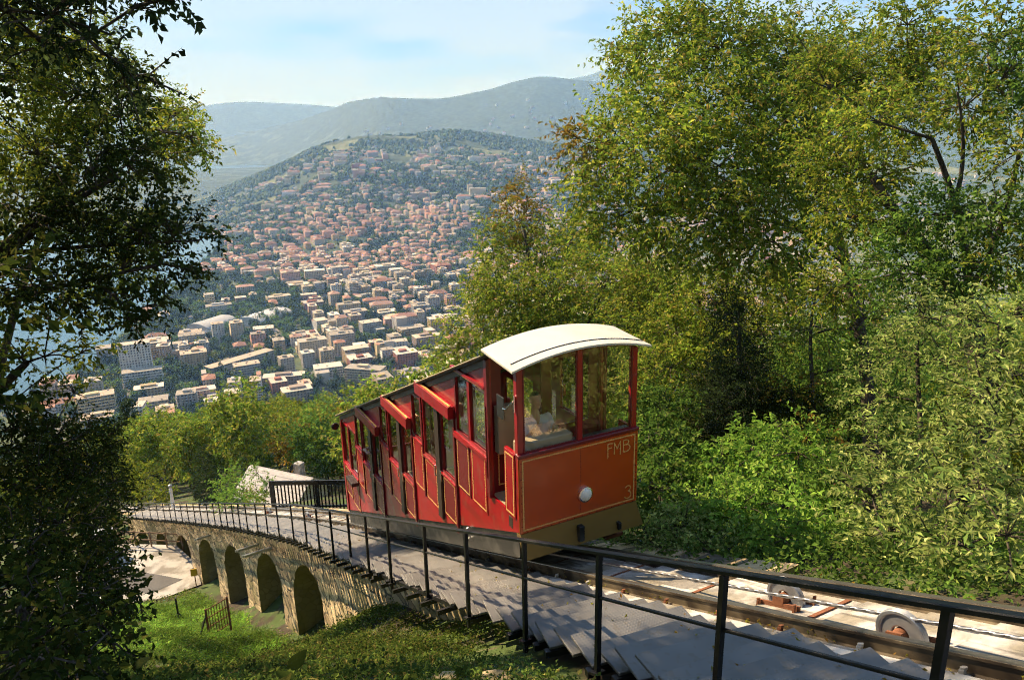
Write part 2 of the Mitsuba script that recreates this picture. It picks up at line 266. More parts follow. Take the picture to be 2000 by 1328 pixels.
def ground_z(x, y, detail=True):
    x = np.asarray(x, float); y = np.asarray(y, float); r = np.hypot(x, y); azm = np.arctan2(x, y)
    rel = np.stack([x - O[0], y - O[1]], -1); a = rel @ dh[:2]; lat = rel @ wv[:2]
    lat_c = lat + curve(np.clip(a, -50, 75))
    inner = r < 95
    z = np.empty_like(r)
    # the wooded slope below the line, down to the valley floor
    nose = np.clip((-0.20 - azm) / 0.12, 0, 1) * np.clip((azm + 0.75) / 0.2, 0, 1)
    s1 = -0.446 * r - 0.4 - 5 * np.clip((r - 40) / 60, 0, 1)
    s2 = np.interp(r, [0, 100, 200, 300, 420, 520, 640], [-1, -47, -86, -124, -168, -226, -296])
    s3 = np.interp(r, [0, 100, 200, 300, 420, 520, 640], [-1, -50, -98, -143, -192, -245, -296])
    z0 = s3 * (1 - nose) + s2 * nose
    behind = np.clip((-y) / 30, 0, 1); z0 = np.where(y < 0, z0 * (1 - behind) + behind * (0.40 * (-y)) , z0)
    z[:] = np.maximum(z0, -296.5)
    if inner.any():
        off = RBF(np.stack([np.clip(a[inner], -25, 66), np.clip(lat_c[inner], -26, 28)], -1))
        base = O[2] - K * a[inner] + zadd(np.clip(a[inner], -50, 70)) * np.clip((90 - r[inner]) / 30, 0, 1)
        t = np.clip((r[inner] - 62) / 30, 0, 1); t = t * t * (3 - 2 * t)
        zi = base + off
        under = (lat_c[inner] > -1.3) & (lat_c[inner] < 2.9)
        zi = np.where(under, np.minimum(zi, base - 1.02), zi)
        z[inner] = zi * (1 - t) + z[inner] * t
    # valley floor, hills and mountains
    far = r > 500
    if far.any():
        xf, yf, rf = x[far], y[far], r[far]
        zf = z[far]
        flat = -296.5 + 2.0 * meshkit.fbm(np.stack([xf / 300, yf / 300, xf * 0], -1), 2, 5)
        zf = np.maximum(zf, flat)
        for R_, r0, back, seed, amp, sc in ((RIDGE_A, 1750, 1500, 11, 18, 260), (RIDGE_B, 4700, 3000, 12, 60, 900), (RIDGE_C, 8800, 3000, 13, 70, 1100), (RIDGE_D, 8000, 3000, 14, 80, 1100)):
            rr, zz = ridge_prof(R_, xf, yf)
            if R_ is RIDGE_B: r0 = np.interp(np.arctan2(xf, yf), [-0.40, -0.33, -0.2], [7600, 7500, 4700])
            t = np.where(rf < rr, np.clip((rf - r0) / (rr - r0), 0, 1), np.clip(1 - (rf - rr) / back, 0, 1))
            t = np.where(rf < rr, t ** 1.15, t * t * (3 - 2 * t))
            n = meshkit.fbm(np.stack([xf / sc, yf / sc, xf * 0 + seed], -1), 4, seed) - 0.5
            h = -305 + (zz + 305) * t + n * amp * np.sin(np.pi * np.clip(t, 0, 1)) * 1.9
            zf = np.maximum(zf, h)
        dep = in_lake_depth(xf, yf)
        zf = np.where(dep > -25, np.where(dep > 0, -303.0, np.minimum(zf, -298.5 + 2.5 * np.clip(-dep / 25, 0, 1))), zf)
        lake2 = ((xf + 3500) / 1500) ** 2 + ((yf - 6800) / 420) ** 2 < 1
        zf = np.where(lake2, -303.0, zf)
        z[far] = zf
    if detail:
        z = z + np.where(r < 60, 0.16 * (meshkit.fbm(np.stack([x * 0.9, y * 0.9, x * 0], -1), 3, 2) - 0.5), 0) * np.clip(np.abs(lat_c - 0.8) - 2.0, 0, 1)
    return z
def polar_grid(r_s, az_s, wrap=False):
    R_, A_ = np.meshgrid(r_s, az_s, indexing='ij'); x, y = R_ * np.sin(A_), R_ * np.cos(A_)
    z = ground_z(x.ravel(), y.ravel()); v = np.stack([x.ravel(), y.ravel(), z], -1); n, m = R_.shape
    i, j = np.meshgrid(np.arange(n - 1), np.arange(m if wrap else m - 1), indexing='ij'); k = (j + 1) % m
    q = np.stack([i * m + j, i * m + k, (i + 1) * m + k, (i + 1) * m + j], -1).reshape(-1, 4)
    return v, np.vstack([q[:, [0, 2, 1]], q[:, [0, 3, 2]]])
D2R = math.pi / 180
az_f = np.concatenate([np.arange(-48, 48, 0.3), np.arange(48, 312, 4.0)]) * D2R
r_near = np.concatenate([np.linspace(0.02, 12, 60), 12 * np.exp(np.linspace(0, math.log(720 / 12), 75))[1:]])
r_valley = 720 * np.exp(np.linspace(0, math.log(1750 / 720), 22))
r_far = np.concatenate([1750 * np.exp(np.linspace(0, math.log(3500 / 1750), 46)), 3500 * np.exp(np.linspace(0, math.log(16500 / 3500), 70))[1:]])
v_, f_ = polar_grid(r_near, az_f, True); add('hillside_ground', (v_, f_), 'soil', True); tag('hillside_ground', kind='structure')
v_, f_ = polar_grid(r_valley, az_f, True); add('valley_ground', (v_, f_), 'valley', True); tag('valley_ground', kind='structure')
v_, f_ = polar_grid(r_far, az_f, True); add('hills', (v_, f_), 'hill', True); tag('hills', kind='structure')
add('lake', (np.array([(-15000, 300, -300), (600, 300, -300), (600, 9000, -300), (-15000, 9000, -300)], float), np.array([[0, 1, 2], [0, 2, 3]])), 'water'); tag('lake', kind='structure')
# ---------------------------------------------------------------- viaduct
NCAT = 'railway track'
ARCH = [17.0, 23.7, 30.9, 37.7, 44.7, 51.6, 58.5]
outline = Polygon([(-3, -1.0), (64, -1.0), (64, -9.0), (14.0, -9.0), (9.5, -5.6), (5.5, -4.2), (-3, -2.4)])
for c_ in ARCH:
    w2 = 2.3; sp = -4.2
    th = np.linspace(0, np.pi, 13)
    arch = [(c_ + w2, -11)] + [(c_ + w2 * math.cos(t_), sp + 1.75 * math.sin(t_)) for t_ in th] + [(c_ - w2, -11)]
    outline = outline.difference(Polygon(arch))
tm = trimesh.creation.extrude_polygon(outline, 2.8, engine='earcut')
v_, f_ = trimesh.remesh.subdivide_to_size(tm.vertices, tm.faces, 1.1, max_iter=12)
v_ = np.stack([v_[:, 0], v_[:, 2] - 0.22, v_[:, 1]], -1)
vw = TP(v_[:, 0], v_[:, 1], v_[:, 2])
vw += 0.10 * (np.stack([meshkit.fbm(vw * 2.1, 3, s_) for s_ in (1, 2, 3)], -1) - 0.5)
add('stone_viaduct__masonry', (vw, f_), 'stone', 35)
tag('stone_viaduct', 'curved rubble stone viaduct with a row of tall arches carrying the track downhill', 'viaduct')
m = MB(); v_, f_ = ribbon([(-0.30, -1.12), (-0.30, -1.0), (-0.1, -1.0), (-0.1, -1.12)], np.linspace(-3, 63, 100)); m.raw(v_, f_); m.done('stone_viaduct__coping', 'stone')
for k, (a_, l_) in enumerate(((25.0, .75), (22.3, 1.0), (36.0, .6))):
    for j in range(2):
        m = MB(trkframe); m.box((a_ + 0.5 * j - 0.06, -0.42 - l_, -2.16 - .04 * j), (a_ + 0.5 * j + 0.06, 0.1, -2.04 - .04 * j)); m.done(num('stone_viaduct__beam'), 'galv')
# ---------------------------------------------------------------- track
aS = np.concatenate([np.arange(-14, 13, 1.0), np.arange(13, 74, 1.2)])
m = MB(); m.raw(*ribbon([(0.25, -0.98), (0.25, -0.915), (1.95, -0.915), (2.05, -0.99), (2.05, -1.15), (0.25, -1.15)], aS)); m.done('track_bed', 'concrete'); tag('track_bed', kind='structure')
rs = np.random.default_rng(3)
a_ = -10.0
while a_ < 14:
    L_ = 0.55 + 0.55 * rs.random(); m = MB(trkframe); t_ = 0.010 + 0.045 * rs.random() ** 2; sk = 0.03 * rs.normal()
    m.hexa([(a_ + (L_ - 0.02 - 0.03 * rs.random() if x else 0.0) + sk * y, (0.64, 1.51)[y] + 0.02 * rs.random(), (-0.93, -0.90 + (t_ if x else -0.006) + 0.012 * rs.random())[z]) for x in (0, 1) for y in (0, 1) for z in (0, 1)])
    m.done(num('track_bed__slab'), 'concrete'); a_ += L_
tag('funicular_track', 'pair of dark steel rails with rusty cross bars running down the concrete bed', NCAT)
for lat_ in (0.575, 1.575):
    m = MB()
    m.raw(*ribbon([(lat_ - .055, -.93), (lat_ - .055, -.905), (lat_ - .018, -.89), (lat_ - .018, -.775), (lat_ - .04, -.76), (lat_ - .04, -.735), (lat_ + .04, -.735), (lat_ + .04, -.76), (lat_ + .018, -.775), (lat_ + .018, -.89), (lat_ + .055, -.905), (lat_ + .055, -.93)], aS))
    r_ = m.done(num('funicular_track__rail'), 'rail_iron', 30)
    m = MB(); m.raw(*ribbon([(lat_ - .032, -.734), (lat_ - .028, -.722), (lat_ + .028, -.722), (lat_ + .032, -.734)], aS)); m.done(r_ + '__running_surface', 'rail_shine')
for i, a_ in enumerate(np.arange(-9.6, 22, 0.85)):
    if i % 2 == 0: m = MB(trkframe); m.box((a_ - .03, 0.66, -0.90), (a_ + .03, 1.5, -0.878)); m.done(num('funicular_track__cross_bar'), 'rust')
    for lat_ in (0.50, 1.65):
        m = MB(trkframe); m.box((a_ - .05, lat_ - .035, -0.93), (a_ + .05, lat_ + .035, -0.895)); m.box((a_ - .02, lat_ - .02, -0.90), (a_ + .02, lat_ + .02, -0.845)); m.tube([(a_, lat_ + .01, -.85), (a_, lat_ + .01, -.825)], .026, 6); m.done(num('funicular_track__rail_clip'), 'concrete' if rs.random() < .5 else 'rust')
m = MB(); m.raw(*ribbon([(0.30, -0.99), (0.30, -0.865), (0.46, -0.865), (0.47, -0.99)], aS)); m.done('kerb', 'concrete'); tag('kerb', kind='structure')
m = MB(); m.raw(*ribbon([(1.75, -0.99), (1.75, -0.87), (1.95, -0.88), (2.0, -1.1)], aS)); m.done('kerb_001', 'stone'); tag('kerb_001', kind='structure')
m = MB(); m.raw(*ribbon([(-.2, -1.06), (-.2, -0.992), (.3, -0.992), (.3, -1.06)], np.arange(-3, 70, 1.0))); m.done('walkway_base', 'stone'); tag('walkway_base', kind='structure')
for k, lat_ in enumerate((0.82, 1.20)):
    a_ = np.arange(-13, 66, 0.6); key = num('haul_cable')
    add(key, tube(TP(a_, lat_, -0.645 + 0.0 * a_), 0.019, 7), 'cable_steel', True)
    tag(key, ('twisted steel haul cable nearer the stair treads, grazing the front of the rear pulley', 'twisted steel haul cable farther from the stair treads, beside the far rail')[k], 'cable')
def sheave(a_, lat_, label, r_=0.22):
    k = num('cable_pulley'); c_ = TP(a_, lat_, -0.80); ax = wv + 0.12 * dh; ax /= np.linalg.norm(ax)
    add(k + '__wheel', lathe([(0.075, -.02), (0.085, -.026), (r_ * .8, -.022), (r_ * .86, -.036), (r_ * .97, -.036), (r_, -.030), (r_, -.024), (r_ * .86, 0), (r_, .024), (r_, .030), (r_ * .97, .036), (r_ * .86, .036), (r_ * .8, .022), (0.085, .026), (0.075, .02), (0.075, -.02)], c_, ax, 36), 'galv', 30)
    m = MB(); m.raw(*lathe([(0.0, -.085), (0.052, -.085), (0.06, -.05), (0.06, .05), (0.052, .085), (0, .085)], c_, ax, 18)); m.done(k + '__hub', 'rust', 30)
    for s_ in (-1, 1):
        m = MB(trkframe); m.box((a_ - .28, lat_ + s_ * .11 - .012, -.90), (a_ + .28, lat_ + s_ * .11 + .012, -.83)); m.box((a_ - .07, lat_ + s_ * .11 - .014, -.86), (a_ + .07, lat_ + s_ * .11 + .014, -.74)); m.done(num(k + '__bracket'), 'rust')
        m = MB(trkframe)
        for q in (-.24, .24): m.tube([(a_ + q, lat_ + s_ * .15, -.895), (a_ + q, lat_ + s_ * .15, -.80)], .02, 6)
        m.done(num(k + '__bolt'), 'rust')
    tag(k, label, 'pulley', 'cable pulleys between the rails')
sheave(-4.02, 1.12, 'pale steel cable pulley on a rusty bracket, farther of the two in front')
sheave(-5.52, 0.80, 'pale steel cable pulley half hidden by the near rail, closest to the viewer')
sheave(13.2, 1.12, 'small cable pulley on the sunlit bed just below the red car'); sheave(19.8, 0.82, 'small cable pulley on the sunlit bed, second below the red car'); sheave(27.5, 1.12, 'small cable pulley on the bed at the bend, third below the red car')
# ---------------------------------------------------------------- stair treads beside the rail
tag('track_stairway', 'long flight of grey metal stair treads beside the rails, running down behind the railing', 'stairway')
a_ = -9.4; i = 0
while a_ < 58:
    near = a_ < 6
    dep = 0.50 if a_ < -1 else 0.40 if near else 0.31; p_ = 0.37
    c_ = TP(a_, -0.42, 0); t2 = TP(a_ + .1, -0.42, 0) - TP(a_ - .1, -.42, 0); t2[2] = 0; t2 /= np.linalg.norm(t2); w2 = np.array([t2[1], -t2[0], 0])
    tw = -0.10 + 0.05 * rs.normal() if near else 0.03 * rs.normal()
    t3 = t2 * math.cos(tw) - w2 * math.sin(tw); w3 = w2 * math.cos(tw) + t2 * math.sin(tw)
    zt = c_[2] - 0.80 + 0.012 * rs.normal(); hw = 0.71 + 0.03 * rs.normal(); roll = 0.03 * rs.normal() + (-0.04 if near else 0); pit = 0.02 * rs.normal()
    def fr(v, c_=c_, t3=t3, w3=w3, zt=zt, roll=roll, pit=pit):
        return np.array([c_[0], c_[1], zt]) + v[:, :1] * t3 + v[:, 1:2] * w3 + v[:, 2:3] * ez + ez * (v[:, 1:2] * roll + v[:, :1] * pit)
    m = MB(fr); m.box((-dep / 2, -hw, -.035 if near else -.05), (dep / 2, hw, 0), 0.006 if near else 0)
    key = num('track_stairway__tread'); m.done(key, 'tread_metal')
    if near and rs.random() < 0.45:
        m = MB(fr); m.box((-dep / 2 - .02, -hw - .06, -.12), (-dep / 2 + .05, -hw + .55, -.04)); m.done(num('track_stairway__bearer'), 'steel_black')
    a_ += p_; i += 1
m = MB(trkframe)
for a_ in np.arange(0.2, 58, 0.74): m.box((a_ - .04, -1.32, -1.0), (a_ + .04, -.3, -.92))
m.done('track_stairway__cantilever', 'steel_black'); tag('track_stairway__cantilever', kind='stuff')
v_, f_ = ribbon([(-1.12, -.92), (-1.12, -.85), (-1.06, -.85), (-1.06, -.92)], aS[aS > -1]); add('track_stairway__stringer', (v_, f_), 'steel_black')
# ---------------------------------------------------------------- railing
POSTS = [-9.7, -8.2, -6.9, -5.35, -3.76, -2.26, -0.64, 1.04, 2.96, 4.54, 6.0, 7.84, 9.6, 11.47, 13.77, 16.16, 18.39, 20.15, 22.14, 23.7, 25.1, 26.5, 28.0, 29.5, 31.2, 33, 34.8, 36.7, 38.6, 40.6, 42.2, 44.2, 46.6, 49.2, 52.2, 55, 58, 61]
tag('steel_railing', 'long black steel railing with thin posts along the outer edge of the stairs', 'railing')
for i, a_ in enumerate(POSTS):
    far = a_ > 10
    m = MB(trkframe); w_ = 0.024 if not far else 0.024
    le = -1.15 + 0.01 * rs.normal()
    m.box((a_ - w_, le - w_, -1.08), (a_ + w_, le + w_, 0.40)); m.done(num('steel_railing__post'), 'steel_black')
    if not far:
        m = MB(trkframe); m.box((a_ - .06, le - .06, -.93), (a_ + .06, le + .06, -.90)); m.done(num('steel_railing__foot_plate'), 'steel_black')
aR = np.concatenate([np.arange(-13, 12, 0.5), np.arange(12, 64, 1.0)])
add('steel_railing__top_rail', ribbon([(-1.18, .408), (-1.18, .437), (-1.174, .445), (-1.124, .445), (-1.118, .437), (-1.118, .408)], aR), 'steel_black')
add('steel_railing__middle_rail', tube(TP(aR, -1.15, -.06), 0.017, 7), 'steel_black', True)
# ---------------------------------------------------------------- the red car
lv = dh * math.cos(TILT) - ez * math.sin(TILT); uv_ = ez * math.cos(TILT) + dh * math.sin(TILT)
KC = math.tan(SLOPE - TILT); LEN = 10.75; CW = 2.15
def cf(v): return O + v[:, :1] * wv + v[:, 1:2] * lv + v[:, 2:3] * uv_
CAR = 'funicular_car'
tag(CAR, 'red funicular car with stepped side windows and white arched front roof on the sloping track', 'funicular car')
def cbox(name, lo, hi, bs, ch=0.0, numbered=True):
    m = MB(cf); m.box(lo, hi, ch); return m.done(num(f'{CAR}__{name}') if numbered else name, bs)
def plate(poly, x0, x1, key, bs, smooth=False):
    """a (y, z) outline of the car's side, between x0 and x1"""
    tm = trimesh.creation.extrude_polygon(poly, abs(x1 - x0), engine='earcut'); v = tm.vertices
    m = MB(cf); m.raw(np.stack([v[:, 2] + min(x0, x1), v[:, 0], v[:, 1]], -1), tm.faces); return m.done(key, bs, smooth)
def fplate(poly, y0, y1, key, bs):
    """an (x, z) outline of the car's front"""
    tm = trimesh.creation.extrude_polygon(poly, abs(y1 - y0), engine='earcut'); v = tm.vertices
    m = MB(cf); m.raw(np.stack([v[:, 0], v[:, 2] + min(y0, y1), v[:, 1]], -1), tm.faces); return m.done(key, bs)
def rect(y0, z0, y1, z1): return Polygon([(y0, z0), (y1, z0), (y1, z1), (y0, z1)])
zb = lambda y: -KC * y
zr_ = lambda y: 2.93 - KC * y
FL = 0.22
def boxq_(x0, y0, z0, x1, y1, z1): return np.array([(x, y, z) for x in (x0, x1) for y in (y0, y1) for z in (z0, z1)], float), BOXF
# side outlines with their openings
side = Polygon([(0.0, 0.02), (0.0, 1.28), (0.43, 1.28), (0.43, FL), (0.93, FL), (0.93, zr_(0.93)), (LEN, zr_(LEN)), (LEN, zb(LEN) + 0.02), (0.0, 0.02)])
BAYS = [(2.36, 1.30), (4.66, 0.305), (6.96, -0.69)]
wins = [rect(1.03, 0.90, 1.68, 1.99), rect(1.74, 0.90, 2.26, 1.99)]
pan = [(1.10, -0.20, 1.68, 0.82, 'red'), (1.76, -0.20, 2.30, 0.82, 'red_dark')]
for (y0, z0) in BAYS:
    wins += [rect(y0 + .07, z0 - 1.48, y0 + .66, z0 - .14), rect(y0 + .95, z0 - 1.48, y0 + 1.58, z0 - .14), rect(y0 + 1.72, z0 - 1.30, y0 + 2.22, z0 - .42)]
    pan += [(y0 + .07, z0 - 2.46, y0 + .66, z0 - 1.56, 'red_dark'), (y0 + .95, z0 - 2.46, y0 + 1.58, z0 - 1.56, 'red'), (y0 + 1.70, z0 - 2.42, y0 + 2.24, z0 - 1.36, 'red')]
y0, z0 = 9.26, -1.685
wins += [rect(y0 + .06, z0 - 1.32, y0 + .70, z0 - .05), rect(y0 + .78, z0 - 1.32, y0 + 1.36, z0 - .10)]
pan += [(y0 + .06, z0 - 2.40, y0 + .70, z0 - 1.42, 'red_dark'), (y0 + .78, z0 - 2.3, y0 + 1.36, z0 - 1.42, 'red_dark')]
holes = side
for w_ in wins: holes = holes.difference(w_)
holes = holes.buffer(0)
plate(holes, 0.0, 0.045, f'{CAR}__side_wall', 'red'); tag(f'{CAR}__side_wall', 'sunlit red side wall with gold lined panels')
plate(holes, CW - 0.045, CW, f'{CAR}__side_wall_001', 'red')
def lining(x, y0, z0, y1, z1, key, wd=0.018, out=-1):
    fr = rect(y0, z0, y1, z1).difference(rect(y0 + wd, z0 + wd, y1 - wd, z1 - wd)); plate(fr, x, x + out * 0.004, key, 'gold')
for i, w_ in enumerate(wins):
    y0, z0, y1, z1 = w_.bounds
    for x_ in (0.022, CW - 0.022):
        k = num(f'{CAR}__side_window')
        m = MB(cf); m.raw([(x_, y0, z0), (x_, y1, z0), (x_, y1, z1), (x_, y0, z1)], [[0, 1, 2], [0, 2, 3]]); m.done(k, 'glass')
        fr = rect(y0 - .035, z0 - .035, y1 + .035, z1 + .035).difference(rect(y0 + .02, z0 + .02, y1 - .02, z1 - .02))
        o = -1 if x_ < 1 else 1
        plate(fr, (0.0 if o < 0 else CW), (0.0 if o < 0 else CW) + o * 0.014, k + '__frame', 'red_dark' if i % 3 else 'red')
        fr2 = rect(y0 - .06, z0 - .075, y1 + .06, z0 - .035); plate(fr2, (0.0 if o < 0 else CW), (0.0 if o < 0 else CW) + o * 0.045, k + '__sill', 'red')
for (y0, z0, y1, z1, b_) in pan:
    k = num(f'{CAR}__side_panel')
    zc = max(z0, zb((y0 + y1) / 2) + 0.10)
    plate(rect(y0, zc, y1, z1), 0.0, -0.012, k, b_)
    lining(-0.012, y0 + .035, zc + .035, y1 - .035, z1 - .035, k + '__gold_line')
    plate(rect(y0, zc, y1, z1), CW, CW + 0.012, num(f'{CAR}__side_panel'), b_)
# box hoods over the sliding doors, dark door jambs, small rail over the front windows
for (y0, z0) in BAYS:
    for o, xb in ((-1, 0.0), (1, CW)):
        k = num(f'{CAR}__door_hood'); m = MB(cf); m.box((xb + o * .001, y0 - .02, z0 - .23), (xb + o * .13, y0 + 1.66, z0), .008); m.done(k, 'red')
        m = MB(cf); m.box((xb + o * .07, y0 + .0, z0 + .001), (xb + o * .10, y0 + 1.62, z0 + .022)); m.done(k + '__gold_line', 'gold')
        k = num(f'{CAR}__door_jamb'); m = MB(cf); m.box((xb + o * .001, y0 + .70, z0 - 2.52), (xb + o * .05, y0 + .90, z0 - .16), .004); m.done(k, 'brown')
        m = MB(cf); m.box((xb + o * .001, y0 + 1.62, z0 - 2.46), (xb + o * .035, y0 + 1.66, z0 - .05)); m.box((xb + o * .001, y0 - .02, z0 - 2.46), (xb + o * .035, y0 + .03, z0 - .05)); m.done(num(f'{CAR}__door_post'), 'red_dark')
for o, xb in ((-1, 0.0), (1, CW)):
    m = MB(cf); m.box((xb, .99, 2.02), (xb + o * .06, 2.32, 2.07)); m.done(num(f'{CAR}__window_rail'), 'red')
    m = MB(cf); m.box((xb + o * .0455, 1.1, 2.0), (xb + o * .05, 2.2, 2.02)); m.done(num(f'{CAR}__window_rail_trim'), 'gold')
    m = MB(cf); m.box((xb + o * .0, .99, .80), (xb + o * .05, 1.70, .86)); m.box((xb + o * .0, 1.72, .76), (xb + o * .05, 2.34, .82)); m.done(num(f'{CAR}__waist_rail'), 'red')
    m = MB(cf); m.box((xb, .90, FL - .02), (xb + o * .05, 1.0, zr_(.95))); m.done(num(f'{CAR}__corner_post'), 'red_dark')
    m = MB(cf); m.box((xb + o * .002, 10.62, zb(10.7) + .02), (xb + o * .03, 10.76, zr_(10.7)), .004); m.done(num(f'{CAR}__corner_post'), 'red')
    m = MB(cf); m.box((xb + o * .02, 9.22, -3.20), (xb + o * .22, 9.80, -3.10), .006); m.done(num(f'{CAR}__step_board'), 'brown')
    # front post and small gold lined panel beside the platform door
    m = MB(cf); m.box((xb - o * .10, .0, 1.27), (xb - o * .001, .10, 2.62), .006); m.done(num(f'{CAR}__front_post'), 'red')
    k = num(f'{CAR}__platform_panel'); plate(rect(.10, .20, .43, 1.26), xb, xb + o * .014, k, 'red'); lining(xb + o * .014, .13, .23, .40, 1.22, k + '__gold_line', .022, o)
    k = num(f'{CAR}__step_hole'); plate(rect(.22, -.02, .34, .16), xb, xb + o * .004, k, 'brown')
for (y0, z0) in BAYS + [(.95, .66)]:
    for dy in (.66, .94):
        if y0 < 2 and dy < .9: continue
        m = MB(cf); m.box((-.055, y0 + dy + .02, z0 - 1.72), (-.035, y0 + dy + .05, z0 - 1.50), .004); m.box((-.04, y0 + dy + .025, z0 - 1.72), (-.001, y0 + dy + .045, z0 - 1.70)); m.box((-.04, y0 + dy + .025, z0 - 1.52), (-.001, y0 + dy + .045, z0 - 1.50)); m.done(num(f'{CAR}__door_handle'), 'chrome')
m = MB(cf)
for x_ in np.arange(.12, CW - .05, .14): m.raw(*boxq_(x_ - .007, -.042, .012, x_ + .007, -.034, .026))
for z_ in np.arange(.12, 1.2, .13): m.raw(*boxq_(.018, -.042, z_, .032, -.034, z_ + .014)); m.raw(*boxq_(CW - .032, -.042, z_, CW - .018, -.034, z_ + .014))
m.done(f'{CAR}__front_panel__rivets', 'red_dark'); tag(f'{CAR}__front_panel__rivets', kind='stuff')
# floors: platform and the stepped cabin
cbox('platform_floor', (.04, .02, FL - .05), (CW - .04, 1.0, FL), 'cream')
for i, (ya, yb, zf_) in enumerate(((1.0, 2.33, -.35), (2.33, 4.63, -1.24), (4.63, 6.93, -2.23), (6.93, 9.23, -3.22), (9.23, 10.7, -4.2))):
    cbox('cabin_floor', (.05, ya, zf_ - .05), (CW - .05, yb, zf_), 'brown')
    if i > 0:
        k = cbox('bench', (.12, ya + .2, zf_ + .40), (CW - .12, ya + .62, zf_ + .46), 'wood_old', .01); m = MB(cf); m.box((.12, ya + .16, zf_ + .46), (CW - .12, ya + .20, zf_ + .98)); m.done(k + '__back', 'wood_old')
    if i: cbox('step_riser', (.05, ya - .02, zf_), (CW - .05, ya, zf_ + .95), 'red_dark')
bk = sbox(.05, FL, CW - .05, 2.5).difference(sbox(.25, 1.15, .98, 2.3)).difference(sbox(1.17, 1.15, 1.9, 2.3))
fplate(bk, 1.0, 1.03, f'{CAR}__bulkhead', 'red_dark')
fplate(sbox(.16, .34, .9, 1.05).difference(sbox(.18, .36, .88, 1.03)), .992, .998, f'{CAR}__bulkhead__gold_line', 'gold')
cbox('control_cabinet', (.10, .82, .95), (.44, .98, 1.74), 'cream', .01)
cbox('control_desk', (.07, .07, 1.10), (1.0, .30, 1.42), 'cream', .02)
cbox('window_shelf', (1.0, .05, 1.22), (CW - .1, .16, 1.30), 'brown', .01)
rw = sbox(0, zb(LEN) + .02, CW, zr_(LEN)).difference(sbox(.12, -2.95, 1.03, -1.85)).difference(sbox(1.12, -2.95, 2.03, -1.85))
fplate(rw, LEN - .04, LEN, f'{CAR}__rear_wall', 'red_dark')
for x0 in (.12, 1.12):
    m = MB(cf); m.raw([(x0, LEN - .02, -2.95), (x0 + .91, LEN - .02, -2.95), (x0 + .91, LEN - .02, -1.85), (x0, LEN - .02, -1.85)], [[0, 1, 2], [0, 2, 3]]); m.done(num(f'{CAR}__rear_window'), 'glass')
# front: lower panel, ledge, two windows between posts
k = f'{CAR}__front_panel'; m = MB(cf); m.box((-.015, -.035, .0), (CW + .015, .0, 1.245), .012); m.done(k, 'red_front'); tag(k, 'orange red front panel with gold border and letters')
fr = sbox(.045, .045, CW - .045, 1.20).difference(sbox(.066, .066, CW - .066, 1.179)); fplate(fr, -.035, -.038, k + '__gold_line', 'gold')
m = MB(cf); m.box((1.066, -.0362, .06), (1.072, -.0355, 1.2)); m.done(k + '__seam', 'red_dark')
cbox('front_ledge', (-.02, -.055, 1.245), (CW + .02, .06, 1.30), 'red_dark', .008)
m = MB(cf); m.box((1.03, -.012, 1.29), (1.115, .05, 2.775), .006); m.done(num(f'{CAR}__front_post'), 'red')
def arch_z(x): return 2.58 + 0.19 * (1 - ((np.asarray(x) - 1.16) / 1.27) ** 2)
for xa, xb in ((.10, 1.035), (1.11, 2.05)):
    xs = np.linspace(xa, xb, 9); top = [(x, float(arch_z(x)) - .01) for x in xs[::-1]]
    poly = Polygon([(xa, 1.30), (xb, 1.30)] + top); k = num(f'{CAR}__front_window'); tri = trimesh.creation.triangulate_polygon(poly, engine='earcut')
    m = MB(cf); m.raw(np.stack([tri[0][:, 0], np.full(len(tri[0]), .012), tri[0][:, 1]], -1), tri[1]); m.done(k, 'glass')
    fr = poly.difference(poly.buffer(-.022)); fplate(fr, -.004, .006, k + '__frame', 'red_dark')
# canopy over the platform
xs = np.linspace(-.10, 2.36, 25); v = []
for (y_, dz) in ((-.07, 0.0), (.14, .018), (.55, .05), (.95, .085)):
    for t_ in (0, .03): v += [(x, y_, float(arch_z(x)) + dz + t_) for x in xs]
v = np.array(v).reshape(4, 2, 25, 3); idx = np.arange(200).reshape(4, 2, 25); f = []
def quad(a, b, c, d): f.extend([[a, b, c], [a, c, d]])
for i in range(3):
    for j in range(24):
        for t_ in (0, 1): quad(idx[i, t_, j], idx[i, t_, j + 1], idx[i + 1, t_, j + 1], idx[i + 1, t_, j])
for j in range(24):
    for i in (0, 3): quad(idx[i, 0, j], idx[i, 0, j + 1], idx[i, 1, j + 1], idx[i, 1, j])
for i in range(3):
    for j in (0, 24): quad(idx[i, 0, j], idx[i + 1, 0, j], idx[i + 1, 1, j], idx[i, 1, j])
m = MB(cf); m.raw(v.reshape(-1, 3), f); m.done(f'{CAR}__canopy', 'roof_white', 40); tag(f'{CAR}__canopy', 'white arched roof over the front platform')
m = MB(cf); m.raw(*tube([(x, .13, float(arch_z(x)) + .05) for x in np.linspace(-.02, 2.33, 24)], .011, 5)); m.done(f'{CAR}__canopy__seam', 'under_black')
xs = np.linspace(-.10, 2.30, 15); v = []
def roof_z(x): return .14 * (1 - ((x - 1.1) / 1.2) ** 2)
for y_ in (.93, LEN + .12):
    for t_ in (0, .05): v += [(x, y_, 2.945 - KC * y_ + roof_z(x) + t_) for x in xs]
idx = np.arange(60).reshape(2, 2, 15); f = []
for j in range(14):
    for t_ in (0, 1): quad(idx[0, t_, j], idx[0, t_, j + 1], idx[1, t_, j + 1], idx[1, t_, j])
    for i in (0, 1): quad(idx[i, 0, j], idx[i, 0, j + 1], idx[i, 1, j + 1], idx[i, 1, j])
for j in (0, 14): quad(idx[0, 0, j], idx[1, 0, j], idx[1, 1, j], idx[0, 1, j])
m = MB(cf); m.raw(np.array(v), f); m.done(f'{CAR}__roof', 'roof_dark', 40)
